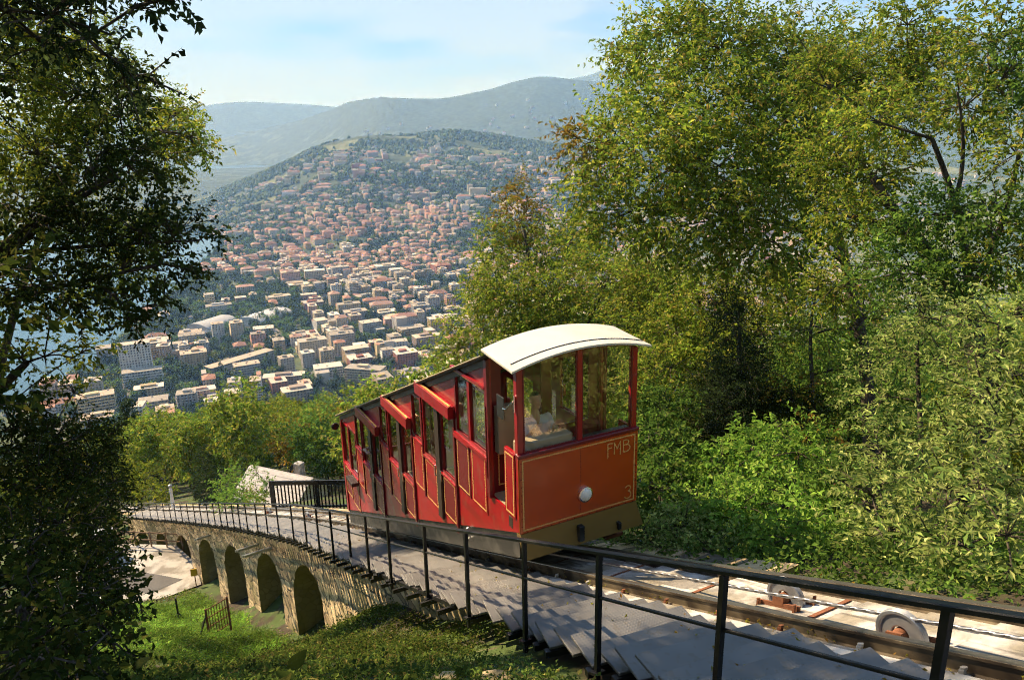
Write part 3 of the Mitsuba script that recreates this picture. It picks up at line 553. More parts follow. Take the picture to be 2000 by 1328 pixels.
for o, xb in ((-1, 0.0), (1, CW)):
    pf = Polygon([(.95, zr_(.95) - .10), (LEN, zr_(LEN) - .10), (LEN, zr_(LEN) + .02), (.95, zr_(.95) + .02)]); plate(pf, xb + o * .001, xb + o * .03, num(f'{CAR}__roof_fascia'), 'brown')
    m = MB(cf); m.tube([(xb + o * .115, .93, 2.995 - KC * .93), (xb + o * .115, LEN + .1, 2.995 - KC * (LEN + .1))], .016, 6); m.done(num(f'{CAR}__roof_gutter'), 'cream')
# lamp, lettering, mirror
cL = cf(np.array([[1.135, -.035, .40]]))[0]
add(f'{CAR}__headlight', lathe([(.0, .0), (.128, .0), (.132, .02), (.125, .06), (.105, .07)], cL, -lv, 30), 'chrome', 30)
add(f'{CAR}__headlight__lens', lathe([(.106, .062), (.09, .082), (.05, .10), (0.001, .105)], cL, -lv, 30), 'lens', True)
def stroke(name, strokes, x0, z0, h, wd, y=-.0375, sl=0.0):
    m = MB(cf)
    for s_ in strokes:
        for (a, b), (c, d_) in zip(s_[:-1], s_[1:]):
            p = np.array([x0 + a * h, z0 + b * h + sl * a * h]); q = np.array([x0 + c * h, z0 + d_ * h + sl * c * h]); t = (q - p) / (np.linalg.norm(q - p) + 1e-9); nn = np.array([-t[1], t[0]]) * wd / 2; e = t * wd * .4
            pts = [p - nn - e, q - nn + e, q + nn + e, p + nn - e]
            v = [(a_[0], y, a_[1]) for a_ in pts] + [(a_[0], y - .003, a_[1]) for a_ in pts]
            m.raw(v, [[0, 1, 2], [0, 2, 3], [4, 5, 6], [4, 6, 7], [0, 1, 5], [0, 5, 4], [1, 2, 6], [1, 6, 5], [2, 3, 7], [2, 7, 6], [3, 0, 4], [3, 4, 7]])
    m.done(k + '__' + name, 'gold')
arcp = lambda cx_, cz_, r1, r2, a0, a1, n=9: [(cx_ + r1 * math.cos(t_), cz_ + r2 * math.sin(t_)) for t_ in np.linspace(math.radians(a0), math.radians(a1), n)]
k = f'{CAR}__front_panel'
stroke('letter_f', [[(.0, -.18), (.0, 1.0)], [(.0, 1.0), (.42, 1.0)], [(.0, .62), (.34, .62)]], 1.575, .93, .20, .016)
stroke('letter_m', [[(.62, .0), (.62, 1.0), (.90, .42), (1.20, 1.0), (1.20, -.10)]], 1.575, .93, .20, .016)
stroke('letter_b', [[(1.50, .0), (1.50, 1.0)], [(1.50, 1.0)] + arcp(1.72, .80, .28, .20, 90, -90) + [(1.5, .60)], [(1.5, .60)] + arcp(1.76, .30, .38, .30, 90, -90) + [(1.5, .0)]], 1.575, .93, .20, .016)
stroke('number_three', [arcp(.22, .78, .24, .22, 150, -80), arcp(.20, .28, .30, .30, 80, -150)], 1.93, .10, .22, .016)
m = MB(cf); m.box((-.03, .36, 1.72), (-.02, .60, 2.08), .004); m.done(f'{CAR}__wing_mirror', 'mirror_black')
m = MB(cf); m.tube([(-.01, .10, 2.10), (-.03, .30, 1.92), (-.03, .40, 1.90)], .012, 6); m.done(f'{CAR}__wing_mirror__arm', 'chrome')
m = MB(cf); m.tube([(-.015, .06, 1.95), (-.015, .06, 2.2)], .012, 6); m.done(num(f'{CAR}__grab_rail'), 'chrome')
m = MB(cf); m.tube([(-.03, .96, .5), (-.05, .96, .55), (-.05, .96, 1.75), (-.03, .96, 1.8)], .014, 6); m.done(num(f'{CAR}__grab_rail'), 'red_dark')
cR = cf(np.array([[-.16, LEN + .05, -2.0]]))[0]
add(f'{CAR}__rear_mirror', lathe([(0, -.02), (.10, -.02), (.11, 0), (.10, .03), (0, .04)], cR, -lv, 18), 'mirror_black', 30)
m = MB(cf); m.tube([(.0, LEN, -1.95), (-.16, LEN + .05, -1.97)], .012, 5); m.done(f'{CAR}__rear_mirror__arm', 'mirror_black')
# skirt and underframe
m = MB(cf); m.hexa([(x, y, z) for x, y, z in [(-.0, -.03, -.005), (.06, -.11, -.42), (-.0, .10, -.03), (.06, .10, -.46), (CW + .0, -.03, -.005), (CW + .10, -.11, -.42), (CW, .10, -.03), (CW + .10, .10, -.46)]])
m.done(f'{CAR}__front_skirt', 'ochre')
for xq, wq, hq in ((1.03, .10, .26), (1.76, .06, .12)):
    m = MB(cf); m.box((xq - wq / 2, -.15, -.36), (xq + wq / 2, -.06, -.36 + hq), .006); m.done(num(f'{CAR}__front_skirt__coupling'), 'under_black')
uf = Polygon([(0.05, -.01), (LEN, zb(LEN) - .0), (LEN, zb(LEN) - .42), (.05, -.42 - .02)])
plate(uf, .02, .09, num(f'{CAR}__underframe'), 'under_black'); plate(uf, CW - .09, CW - .02, num(f'{CAR}__underframe'), 'under_black')
plate(Polygon([(0.1, -.10), (LEN, zb(LEN) - .1), (LEN, zb(LEN) - .16), (.1, -.16)]), .09, CW - .09, f'{CAR}__floor_pan', 'under_black')
for y_ in (1.35, 3.1, 8.2, 9.9):
    for x_ in (.575, 1.575):
        c_ = cf(np.array([[x_, y_, zb(y_) - .41]]))[0]; kx = num(f'{CAR}__wheel')
        add(kx, lathe([(.0, -.05), (.27, -.05), (.29, -.03), (.30, -.03), (.30, .05), (.27, .06), (0, .06)], c_, wv, 28), 'rail_iron', 30)
        m = MB(cf); m.box((x_ - .30, y_ - .16, zb(y_) - .50), (x_ - .10, y_ + .16, zb(y_) - .24), .02); m.done(kx + '__axle_box', 'under_black')
m = MB(cf); m.box((.3, 1.0, -.95), (1.85, 1.12, -.60)); m.box((.3, 3.4, -1.95), (1.85, 3.5, -1.6)); m.done(f'{CAR}__brake_gear', 'under_black')
m = MB(cf); m.box((1.95, .35, -.78), (2.05, .45, -.2)); m.box((1.8, .30, -.80), (2.15, .5, -.74)); m.done(f'{CAR}__guard_iron', 'rust')
# ---------------------------------------------------------------- people in the car
def figure(bones, refine=0.035, it=8):
    parts = []
    for (a, ra, b, rb) in bones:
        sp = []
        for c_, r_ in ((a, ra), (b, rb)):
            s = m3.Manifold.sphere(1.0, 18).scale((r_, r_, r_) if np.isscalar(r_) else tuple(r_)).translate(tuple(c_)); sp.append(s)
        parts.append(m3.Manifold.batch_hull(sp))
    M_ = m3.Manifold.batch_boolean(parts, m3.OpType.Add).refine_to_length(refine); g = M_.to_mesh()
    t = trimesh.Trimesh(g.vert_properties[:, :3], g.tri_verts, process=True); trimesh.smoothing.filter_taubin(t, iterations=it); return t
def head(c_, face, s=1.0):
    """skull, jaw, nose, ears and neck looking along face (unit, in car space)"""
    fx = np.asarray(face, float); fx /= np.linalg.norm(fx); sx = np.cross(fx, [0, 0, 1]); c_ = np.asarray(c_, float); Z = np.array([0, 0, 1.0])
    P_ = lambda f_, s_, z_: c_ + (fx * f_ + sx * s_ + Z * z_) * s
    b = [(P_(-.015, 0, .03), .092 * s, P_(.015, 0, .0), .085 * s), (P_(.02, 0, -.02), .075 * s, P_(.045, 0, -.085), .045 * s), (P_(.085, 0, .01), .012 * s, P_(.105, 0, -.03), .016 * s), (P_(-.02, 0, -.05), .055 * s, P_(-.03, 0, -.19), .058 * s)]
    for q in (-1, 1): b += [(P_(-.005, q * .088, -.01), .018 * s, P_(-.015, q * .094, .02), .016 * s), (P_(.075, q * .032, .022), .012 * s, P_(.076, q * .03, .022), .012 * s)]
    return b
def hand(wr, dr_, pn, s=1.0):
    """palm, four fingers and thumb: wrist, pointing direction, palm normal"""
    dr_ = np.asarray(dr_, float); dr_ /= np.linalg.norm(dr_); pn = np.asarray(pn, float); sd = np.cross(dr_, pn); sd /= np.linalg.norm(sd); wr = np.asarray(wr, float); b = []
    for i, L_ in enumerate((.075, .085, .08, .062)):
        o = (i - 1.5) * .021; kn = wr + dr_ * .085 + sd * o; b.append((wr + sd * o * .6 + dr_ * .01, .014, kn, .012)); mid = kn + dr_ * L_ * .5 + pn * .012; b += [(kn, .0105, mid, .0095), (mid, .0095, mid + dr_ * L_ * .35 + pn * .03, .008)]
    th = wr + dr_ * .03 - sd * .035; b += [(wr - sd * .015, .015, th, .0125), (th, .0125, th + dr_ * .05 - sd * .02 + pn * .012, .0095)]
    return b
def person(key, label, body, cloth, hair_, shirt_b='shirt'):
    t = figure(body, 0.012, 6); add(key + '__body', (cf(t.vertices), t.faces), 'skin', True)
    t = figure(cloth); add(key + '__shirt', (cf(t.vertices), t.faces), shirt_b, True)
    t = figure(hair_, .02); add(key + '__hair', (cf(t.vertices), t.faces), 'hair', True); tag(key, label, 'person')
hc = np.array([.66, .62, 1.83])
sh = [np.array([.45, .62, 1.52]), np.array([.87, .62, 1.52])]; el = [np.array([.40, .50, 1.26]), np.array([.94, .50, 1.26])]; wr = [np.array([.48, .37, 1.46]), np.array([.85, .37, 1.47])]
body = head(hc, (0.1, -1, -.1)) + [(np.array([.66, .64, 1.64]), .06, np.array([.66, .64, 1.5]), .09)]
for i in (0, 1): body += [(el[i], .042, wr[i], .029)] + hand(wr[i], (.2 - .4 * i, -.8, -.1), (0, 0, -1))
cl = [(np.array([.5, .63, 1.49]), .075, np.array([.82, .63, 1.49]), .075), (np.array([.53, .63, 1.45]), .11, np.array([.57, .64, 1.05]), .12), (np.array([.79, .63, 1.45]), .11, np.array([.75, .64, 1.05]), .12)]
cl += [(sh[i], .07, el[i], .055) for i in (0, 1)]
person('person', 'driver in a white shirt standing behind the front window of the red car', body, cl, [(hc + [0, .025, .045], .088, hc + [0, .02, .075], .072), (hc + [0, .06, .0], .07, hc + [0, .065, -.03], .06)])
t = figure([(np.array([.58, .64, 1.0]), .11, np.array([.57, .63, .60]), .08), (np.array([.57, .63, .60]), .08, np.array([.57, .64, .28]), .06), (np.array([.74, .64, 1.0]), .11, np.array([.75, .63, .60]), .08), (np.array([.75, .63, .60]), .08, np.array([.75, .64, .28]), .06), (np.array([.57, .64, .26]), .045, np.array([.57, .52, .25]), .035), (np.array([.75, .64, .26]), .045, np.array([.75, .52, .25]), .035)])
add('person__trousers', (cf(t.vertices), t.faces), 'cloth_dark', True)
hc = np.array([.13, 8.22, -1.22]); 
body = head(hc, (-.5, -.8, 0)) + [(np.array([.10, 8.2, -1.72]), .045, np.array([-.09, 8.15, -1.72]), .04), (np.array([-.09, 8.15, -1.72]), .042, np.array([-.10, 7.88, -1.66]), .03)] + hand([-.10, 7.87, -1.66], (0.05, -.9, .15), (0.3, 0, -1))
cl = [(np.array([.12, 8.30, -1.50]), .08, np.array([.42, 8.25, -1.50]), .08), (np.array([.2, 8.28, -1.55]), .11, np.array([.25, 8.28, -2.2]), .12), (np.array([.36, 8.28, -1.55]), .11, np.array([.33, 8.28, -2.2]), .12), (np.array([.12, 8.28, -1.52]), .07, np.array([.10, 8.2, -1.70]), .055)]
person('person_001', 'dark haired passenger leaning a bare arm out of a rear car window', body, cl, [(hc + [.01, .02, .045], .09, hc + [.02, .03, .07], .075), (hc + [.05, .05, .0], .07, hc + [.05, .06, -.04], .06)], 'cloth_dark')
# ---------------------------------------------------------------- leaves, twigs, trees
def unit(v): return v / (np.linalg.norm(v, axis=-1, keepdims=True) + 1e-12)
def leaves(P_, D_, size, col, rg, wide=0.5, fold=0.25, up=0.6):
    """pointed folded leaves at P_, growing along D_"""
    n = len(P_); D_ = unit(D_); U = unit(np.array([0, 0, up]) + rg.normal(size=(n, 3)) * 0.6)
    S = unit(np.cross(D_, U)); N = np.cross(S, D_); size = np.broadcast_to(size, (n,))[:, None]
    mid = P_ + D_ * size * 0.48
    L_ = mid - S * size * wide * 0.5 + N * size * fold * wide; R_ = mid + S * size * wide * 0.5 + N * size * fold * wide; tip = P_ + D_ * size - N * size * 0.12
    v = np.stack([P_, L_, tip, R_], 1).reshape(-1, 3); b = np.arange(n)[:, None] * 4
    f = np.stack([np.hstack([b, b + 3, b + 2]), np.hstack([b, b + 2, b + 1])], 1).reshape(-1, 3)
    return v, f, np.repeat(col, 4, axis=0)
LEAF_GAIN = 1.75   # the thin leaf splits its colour between reflected and transmitted light
PAL = {
 'autumn': [((0.115, 0.150, 0.018), 4), ((0.085, 0.132, 0.018), 4), ((0.17, 0.178, 0.026), 3), ((0.15, 0.11, 0.028), 0.5), ((0.19, 0.17, 0.045), 1.2), ((0.055, 0.085, 0.018), 2)],
 'green': [((0.060, 0.110, 0.020), 4), ((0.085, 0.145, 0.024), 3), ((0.045, 0.085, 0.018), 3), ((0.12, 0.155, 0.035), 1.2)],
 'bright': [((0.12, 0.20, 0.030), 3), ((0.16, 0.22, 0.045), 2), ((0.085, 0.16, 0.026), 3)],
 'pale': [((0.15, 0.19, 0.052), 3), ((0.23, 0.255, 0.09), 2), ((0.10, 0.155, 0.04), 2)],
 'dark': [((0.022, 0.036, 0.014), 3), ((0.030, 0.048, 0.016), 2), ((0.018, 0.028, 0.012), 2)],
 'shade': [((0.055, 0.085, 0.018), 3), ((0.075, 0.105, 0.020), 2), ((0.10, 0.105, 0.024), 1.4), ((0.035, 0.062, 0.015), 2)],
 'olive': [((0.115, 0.145, 0.017), 4), ((0.16, 0.16, 0.018), 3), ((0.08, 0.115, 0.015), 3)],
 'rusty': [((0.16, 0.11, 0.022), 2), ((0.13, 0.125, 0.020), 3), ((0.19, 0.105, 0.022), 1)],
 'weed': [((0.060, 0.092, 0.018), 4), ((0.095, 0.125, 0.024), 3), ((0.04, 0.066, 0.016), 3), ((0.13, 0.115, 0.035), 1.6)]}
def colours(n, pal, rg, var=0.17):
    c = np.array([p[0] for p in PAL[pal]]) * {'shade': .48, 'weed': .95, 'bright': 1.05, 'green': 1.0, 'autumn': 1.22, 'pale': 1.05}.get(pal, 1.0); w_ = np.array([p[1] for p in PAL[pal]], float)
    return np.clip(LEAF_GAIN * c[rg.choice(len(c), n, p=w_ / w_.sum())] * np.exp(rg.normal(size=(n, 1)) * var), 0, 0.9)
def ball(n, rg, hollow=0.45):
    d_ = unit(rg.normal(size=(n, 3))); return d_ * (rg.random((n, 1)) ** (1 / 3.0) * (1 - hollow) + hollow)
class Plant:
    """wood and leaves of one plant, collected by part"""
    def __init__(s, seed): s.rg = np.random.default_rng(seed); s.lv, s.lf, s.lc, s.n = [], [], [], 0; s.wood = MB()
    def put(s, v, f, c): s.lv.append(v); s.lf.append(f + s.n); s.lc.append(c); s.n += len(v)
    def crown(s): return (np.vstack(s.lv), np.vstack(s.lf)), np.vstack(s.lc)
    def twigs(s, P0, D0, length, nleaf, size, pal, tint=1.0, wide=0.5, wood=True, droop=0.35, pinnate=False):
        rg = s.rg; n = len(P0); D0 = unit(D0)
        length = length * (0.6 + 0.8 * rg.random(n))[:, None]
        D1 = unit(D0 + rg.normal(size=(n, 3)) * 0.25 - np.array([0, 0, droop]))
        M1 = P0 + D0 * length * 0.5; E1 = M1 + D1 * length * 0.5
        if wood:
            full = (P0, D0, M1, E1, n); kp = rg.random(n) < 0.3; P0, D0, M1, E1, n = P0[kp], D0[kp], M1[kp], E1[kp], int(kp.sum())
            a = unit(np.cross(D0, [0.1, 0.2, 0.97])); b = np.cross(D0, a); r_ = 0.006 + 0.004 * rg.random((n, 1, 1))
            ring = np.stack([a, -0.5 * a + 0.87 * b, -0.5 * a - 0.87 * b], 1)
            v = np.concatenate([P0[:, None] + ring * r_ * 1.3, M1[:, None] + ring * r_, E1[:, None]], 1).reshape(-1, 3)
            q = []
            for j in range(3):
                k_ = (j + 1) % 3; q += [[j, k_, 3 + k_], [j, 3 + k_, 3 + j], [3 + j, 3 + k_, 6]]
            f = (np.array(q)[None] + (np.arange(n) * 7)[:, None, None]).reshape(-1, 3); s.wood.raw(v, f); P0, D0, M1, E1, n = full
        t_ = (np.arange(nleaf)[None, :] + rg.random((n, nleaf))) / nleaf * 0.92 + 0.08
        t3 = t_[..., None]; PP = np.where(t3 < 0.5, P0[:, None] + (M1 - P0)[:, None] * t3 * 2, M1[:, None] + (E1 - M1)[:, None] * (t3 * 2 - 1))
        DD = np.where(t3 < 0.5, D0[:, None], D1[:, None]); side = unit(np.cross(DD, rg.normal(size=(n, nleaf, 3)) * 0.5 + np.array([0, 0, 1.0])))
        sg = np.where(np.arange(nleaf) % 2 == 0, 1.0, -1.0)[None, :, None]
        LD = unit(DD * 0.55 + side * sg * (1.0 if pinnate else 0.8) + rg.normal(size=(n, nleaf, 3)) * (0.12 if pinnate else 0.35) - np.array([0, 0, 0.25]))
        sz = size * (0.65 + 0.7 * rg.random(n * nleaf)); col = colours(n * nleaf, pal, rg)
        col = col * np.repeat(np.exp(rg.normal(size=(n, 1)) * 0.18) * np.broadcast_to(np.asarray(tint, float).reshape(-1, 1), (n, 1)), nleaf, axis=0)
        s.put(*leaves(PP.reshape(-1, 3), LD.reshape(-1, 3), sz, np.clip(col, 0, .9), rg, wide))
    def clump(s, c_, r_, n, size, pal, root=None, length=0.7, nleaf=11, tint=1.0, sub=7, wood=True, **k):
        rg = s.rg; c_ = np.asarray(c_, float); r_ = np.broadcast_to(np.asarray(r_, float), (3,))
        root = c_ - np.array([0, 0, r_[2] * 0.8]) if root is None else root
        tips = c_ + ball(sub, rg, 0.35) * r_ * 0.85; base = []
        for q in tips:
            mid = (root + q) / 2 + rg.normal(size=3) * 0.10 * np.linalg.norm(q - root) + np.array([0, 0, 0.06 * np.linalg.norm(q - root)])
            t_ = np.linspace(0, 1, 7)[:, None]; path = root * (1 - t_) ** 2 + 2 * mid * t_ * (1 - t_) + q * t_ ** 2
            if wood: s.wood.raw(*tube(path, np.linspace(0.019, 0.006, 7) * (0.6 + 0.35 * r_.mean()), 5, False))
            base.append(path[2:])
        base = np.vstack(base); P0 = base[rg.integers(len(base), size=n)] + rg.normal(size=(n, 3)) * r_ * 0.16
        far = c_ + ball(n, rg, 0.55) * r_; mixw = rg.random((n, 1)) ** 0.6; P0 = P0 * (1 - mixw) + far * mixw
        D0 = unit((P0 - c_) / r_ * 0.8 + unit(P0 - root) * 0.7 + rg.normal(size=(n, 3)) * 0.45)
        s.twigs(P0, D0, length, nleaf, size, pal, tint, wood=wood, **k)
def bez(a, b, c_, n=9):
    t_ = np.linspace(0, 1, n)[:, None]; return np.asarray(a) * (1 - t_) ** 2 + 2 * np.asarray(b) * t_ * (1 - t_) + np.asarray(c_) * t_ ** 2
def build_tree(key, seed, trunk, r0, clumps, size, pal, dens=1.0, length=0.7, nleaf=11, leaf='leaf', wide=0.5, limb_r=0.3, extra=(), **kw):
    """trunk: points from the ground up; clumps: (centre, radii, [tint, palette])"""
    p = Plant(seed); rg = p.rg; trunk = np.asarray(trunk, float)
    t_ = np.linspace(0, 1, 5 * len(trunk)); path = np.stack([np.interp(t_, np.linspace(0, 1, len(trunk)), trunk[:, k]) for k in range(3)], 1)
    ker = np.ones(5) / 5; pp = np.pad(path, ((2, 2), (0, 0)), mode='edge'); path = np.stack([np.convolve(pp[:, k], ker, 'valid') for k in range(3)], 1)
    rad = r0 * (1 - 0.75 * t_); rad[0] *= 1.3
    add(key + '__trunk', tube(path, rad, 9), 'bark', True)
    for ex in extra: add(num(key + '__limb'), tube(ex[0], np.linspace(ex[1], ex[1] * 0.4, len(ex[0])), 7), 'bark', True)
    cand = [path]; crad = [rad]
    for ex in extra: cand.append(np.asarray(ex[0])[2:]); crad.append(np.linspace(ex[1], ex[1] * 0.4, len(ex[0]))[2:])
    for ci in sorted(clumps, key=lambda q: np.linalg.norm(path - np.asarray(q[0]), axis=1).min()):
        c_, r_ = np.asarray(ci[0], float), np.broadcast_to(np.asarray(ci[1], float), (3,)); tint = ci[2] if len(ci) > 2 else 1.0; pl = ci[3] if len(ci) > 3 else pal
        CP, CR = np.vstack(cand), np.concatenate(crad); dd = c_ - CP; dn = np.linalg.norm(dd, axis=1)
        j = int(np.argmin(dn * (1 + 0.8 * np.clip(-dd[:, 2] / (dn + 1e-6) + 0.35, 0, 2)) + 8 * (CR < 0.012))); st = CP[j]; root = c_ - (c_ - st) / (np.linalg.norm(c_ - st) + 1e-9) * min(r_.mean() * 0.5, np.linalg.norm(c_ - st) * 0.5)
        mid = (st + root) / 2 + np.array([0, 0, 0.08 * np.linalg.norm(root - st)]) + rg.normal(size=3) * 0.09 * np.linalg.norm(root - st)
        lr = min(limb_r * 2.2 * CR[j] + 0.004, 0.022 + 0.012 * np.linalg.norm(root - st)); bz = bez(st, mid, root, 10); rr_ = np.linspace(lr, max(0.012, lr * 0.5), 10); add(num(key + '__limb'), tube(bz, rr_, 6), 'bark', True); cand.append(bz[4:]); crad.append(rr_[4:])
        vol = r_[0] * r_[1] * r_[2]; n = int(dens * 95 * (r_[0] * r_[1] + r_[1] * r_[2] + r_[0] * r_[2]) / 3 / (size / 0.11) ** 1.6)
        p.clump(c_, r_, max(n, 6), size, pl, root, length, nleaf, tint, wide=wide, **kw)
    p.wood.done(key + '__twigs', 'bark'); tag(key + '__twigs', kind='stuff'); cm, cc = p.crown(); add(key + '__crown', cm, leaf, color=cc)
    return cm
k_ = num('chestnut_tree'); build_tree(k_, 101, [(10.29, 18.72, -10.86), (10.15, 19.33, -8.76), (10.05, 19.98, -6.51), (9.68, 20.55, -4.55), (9.21, 20.51, -3.22), (8.4, 20.65, -1.67), (7.34, 20.97, 0.51)], 0.24, [((4.53, 22.52, 2.27), (1.46, 1.15, 1.09), 1.15), ((5.99, 21.51, 2.4), (1.39, 1.09, 1.04), 1.1), ((8.1, 22.44, 2.0), (1.46, 1.18, 1.17)), ((3.8, 21.02, 0.71), (1.11, 0.91, 0.9), 1.2), ((2.88, 20.24, -0.21), (0.84, 0.71, 0.74), 1.15), ((5.2, 19.96, 0.64), (1.45, 1.16, 1.12), 1.1), ((7.34, 20.93, 0.37), (1.53, 1.22, 1.18)), ((1.93, 20.19, -0.39), (0.61, 0.53, 0.57), 1.0, 'rusty'), ((2.25, 19.39, -1.33), (0.79, 0.64, 0.63)), ((3.7, 18.47, -0.93), (1.38, 1.04, 0.94), 1.1), ((5.45, 18.46, -0.96), (1.38, 1.1, 1.06)), ((7.86, 20.42, -1.37), (1.39, 1.16, 1.18)), ((3.03, 19.11, -2.3), (1.19, 0.88, 0.77)), ((4.42, 18.01, -2.51), (1.38, 1.04, 0.94)), ((6.17, 17.93, -2.78), (1.25, 0.96, 0.88)), ((9.08, 22.49, 0.38), (1.19, 1.07, 1.19)), ((3.49, 21.89, 1.89), (0.71, 0.59, 0.6), 1.2), ((5.02, 17.17, -1.81), (0.71, 0.58, 0.59)), ((4.1, 18.19, -0.1), (0.73, 0.6, 0.61), 1.2), ((10.25, 23.52, 2.13), (1.07, 0.89, 0.92)), ((8.24, 19.1, -2.33), (0.79, 0.65, 0.66))], 0.14, 'autumn', extra=[(bez((9.59, 20.71, -3.98), (8.38, 19.92, -3.11), (4.83, 18.43, -1.07)), 0.07), (bez((9.27, 20.43, -3.49), (7.84, 20.11, -2.44), (3.36, 19.2, -1.99)), 0.06), (bez((10.07, 20.3, -5.39), (8.36, 19.57, -4.31), (6.6, 18.43, -2.86)), 0.07), (bez((8.53, 20.61, -1.81), (6.76, 20.62, -0.68), (3.87, 20.98, 0.57)), 0.06)], dens=3.0, length=0.75); tag(k_, 'tall olive green chestnut tree right of the car, dark trunk rising mid wood', 'tree')
k_ = num('beech_tree'); build_tree(k_, 102, [(9.01, 12.28, -7.93), (8.97, 13.04, -5.32), (8.86, 13.33, -4.29), (8.57, 13.61, -3.35), (7.91, 13.88, -2.4), (7.33, 14.07, -1.74), (6.86, 14.29, -0.98)], 0.27, [((8.0, 16.95, 1.01), (1.11, 0.88, 0.83), 1.05), ((8.93, 16.47, 1.16), (0.86, 0.68, 0.65)), ((8.5, 13.96, 1.48), (0.72, 0.53, 0.45)), ((8.63, 13.2, 0.66), (0.52, 0.55, 0.69), 1.0, 'green'), ((7.9, 15.62, 0.04), (0.89, 0.68, 0.62)), ((7.11, 14.83, -0.92), (0.91, 0.68, 0.6)), ((6.53, 15.43, -0.64), (0.73, 0.61, 0.62)), ((8.11, 13.61, 0.27), (0.63, 0.53, 0.54)), ((8.22, 12.33, -0.56), (0.42, 0.41, 0.5)), ((6.46, 14.05, -1.82), (0.78, 0.55, 0.44)), ((7.53, 13.06, -1.63), (0.81, 0.55, 0.41), 1.15, 'green'), ((7.87, 12.05, -1.52), (0.58, 0.45, 0.42), 1.0, 'green'), ((6.88, 12.81, -2.48), (0.81, 0.57, 0.45), 1.2, 'green'), ((7.57, 12.27, -2.57), (0.61, 0.43, 0.35), 1.1, 'green'), ((8.02, 11.87, -2.16), (0.5, 0.41, 0.42)), ((6.69, 14.68, -3.24), (0.62, 0.52, 0.52)), ((6.77, 16.89, 0.82), (0.67, 0.6, 0.67)), ((8.14, 16.2, 2.04), (0.62, 0.4, 0.26)), ((6.3, 13.54, 0.04), (0.54, 0.43, 0.41), 1.2)], 0.095, 'autumn', extra=[(bez((8.66, 13.58, -3.44), (8.52, 13.4, -2.24), (7.47, 13.44, -0.33)), 0.1), (bez((7.95, 13.44, -1.77), (8.18, 13.28, -0.86), (7.63, 13.14, 0.43)), 0.05), (bez((8.0, 13.88, -2.4), (7.43, 14.02, -1.93), (6.36, 14.08, -1.72)), 0.1), (bez((8.57, 13.61, -3.35), (8.7, 12.91, -2.17), (8.31, 12.33, -0.57)), 0.08), (bez((9.03, 13.31, -4.39), (9.28, 12.98, -3.7), (9.42, 12.9, -2.18)), 0.12)], dens=3.6, length=0.5); tag(k_, 'old tree with thick leaning dark trunk at far right, town showing through', 'tree')
k_ = num('hornbeam_tree'); build_tree(k_, 103, [(1.72, 26.53, -12.65), (1.57, 27.32, -9.94), (1.22, 27.99, -7.61), (0.85, 28.55, -5.67), (0.49, 29.17, -3.53)], 0.2, [((0.34, 30.2, -3.55), (0.88, 0.86, 1.04), 1.0, 'rusty'), ((-0.66, 29.92, -4.53), (0.83, 0.89, 1.15)), ((1.4, 29.38, -4.59), (1.43, 1.11, 1.02)), ((-0.26, 27.95, -5.93), (1.39, 1.11, 1.09)), ((1.37, 26.91, -5.93), (1.72, 1.29, 1.15)), ((3.11, 25.53, -5.3), (1.62, 1.22, 1.08)), ((-1.45, 27.04, -7.3), (0.97, 0.77, 0.74), 1.15), ((0.2, 26.97, -7.51), (1.56, 1.05, 0.78), 1.1), ((2.6, 27.93, -4.2), (1.17, 0.92, 0.88)), ((2.63, 26.05, -7.11), (1.69, 1.14, 0.84)), ((-1.95, 26.77, -8.22), (0.78, 0.57, 0.49), 1.1), ((-2.58, 27.28, -8.26), (0.44, 0.36, 0.36), 1.2), ((1.49, 25.8, -7.99), (1.69, 1.1, 0.75)), ((-1.17, 28.39, -6.21), (0.7, 0.73, 0.91)), ((0.32, 30.52, -2.45), (0.38, 0.4, 0.52), 1.0, 'rusty')], 0.14, 'autumn', extra=[(bez((1.48, 27.43, -9.55), (0.01, 27.99, -7.59), (-0.76, 29.89, -4.63)), 0.06), (bez((1.57, 27.32, -9.94), (2.72, 26.91, -7.75), (3.47, 25.58, -5.13)), 0.07)], dens=2.6, length=0.8); tag(k_, 'bushy yellow green tree directly behind the white canopy of the red car', 'tree')
k_ = num('hornbeam_tree'); build_tree(k_, 104, [(6.3, 20.75, -11.04), (6.19, 21.55, -8.28), (6.07, 22.13, -6.28), (5.78, 22.53, -4.89)], 0.17, [((4.86, 23.51, -5.08), (1.42, 1.12, 1.08)), ((5.83, 21.46, -4.98), (1.3, 1.0, 0.92), 1.1), ((4.59, 21.17, -5.98), (1.22, 0.89, 0.76)), ((3.67, 23.15, -6.34), (1.0, 0.79, 0.75)), ((7.02, 20.52, -4.64), (1.17, 0.89, 0.8)), ((5.83, 20.16, -5.88), (1.02, 0.75, 0.66), 1.1), ((4.01, 18.94, -6.5), (0.97, 0.75, 0.69)), ((6.95, 19.23, -5.49), (0.97, 0.75, 0.69), 1.0), ((8.19, 20.55, -4.52), (1.02, 0.82, 0.8)), ((4.2, 24.5, -5.28), (1.04, 0.86, 0.87))], 0.12, 'autumn', extra=[(bez((6.2, 21.64, -7.97), (7.02, 21.03, -6.47), (7.6, 20.48, -4.79)), 0.05)], dens=2.6, length=0.7); tag(k_, 'leafy olive tree between the white car roof and the tall chestnut trunk', 'tree')
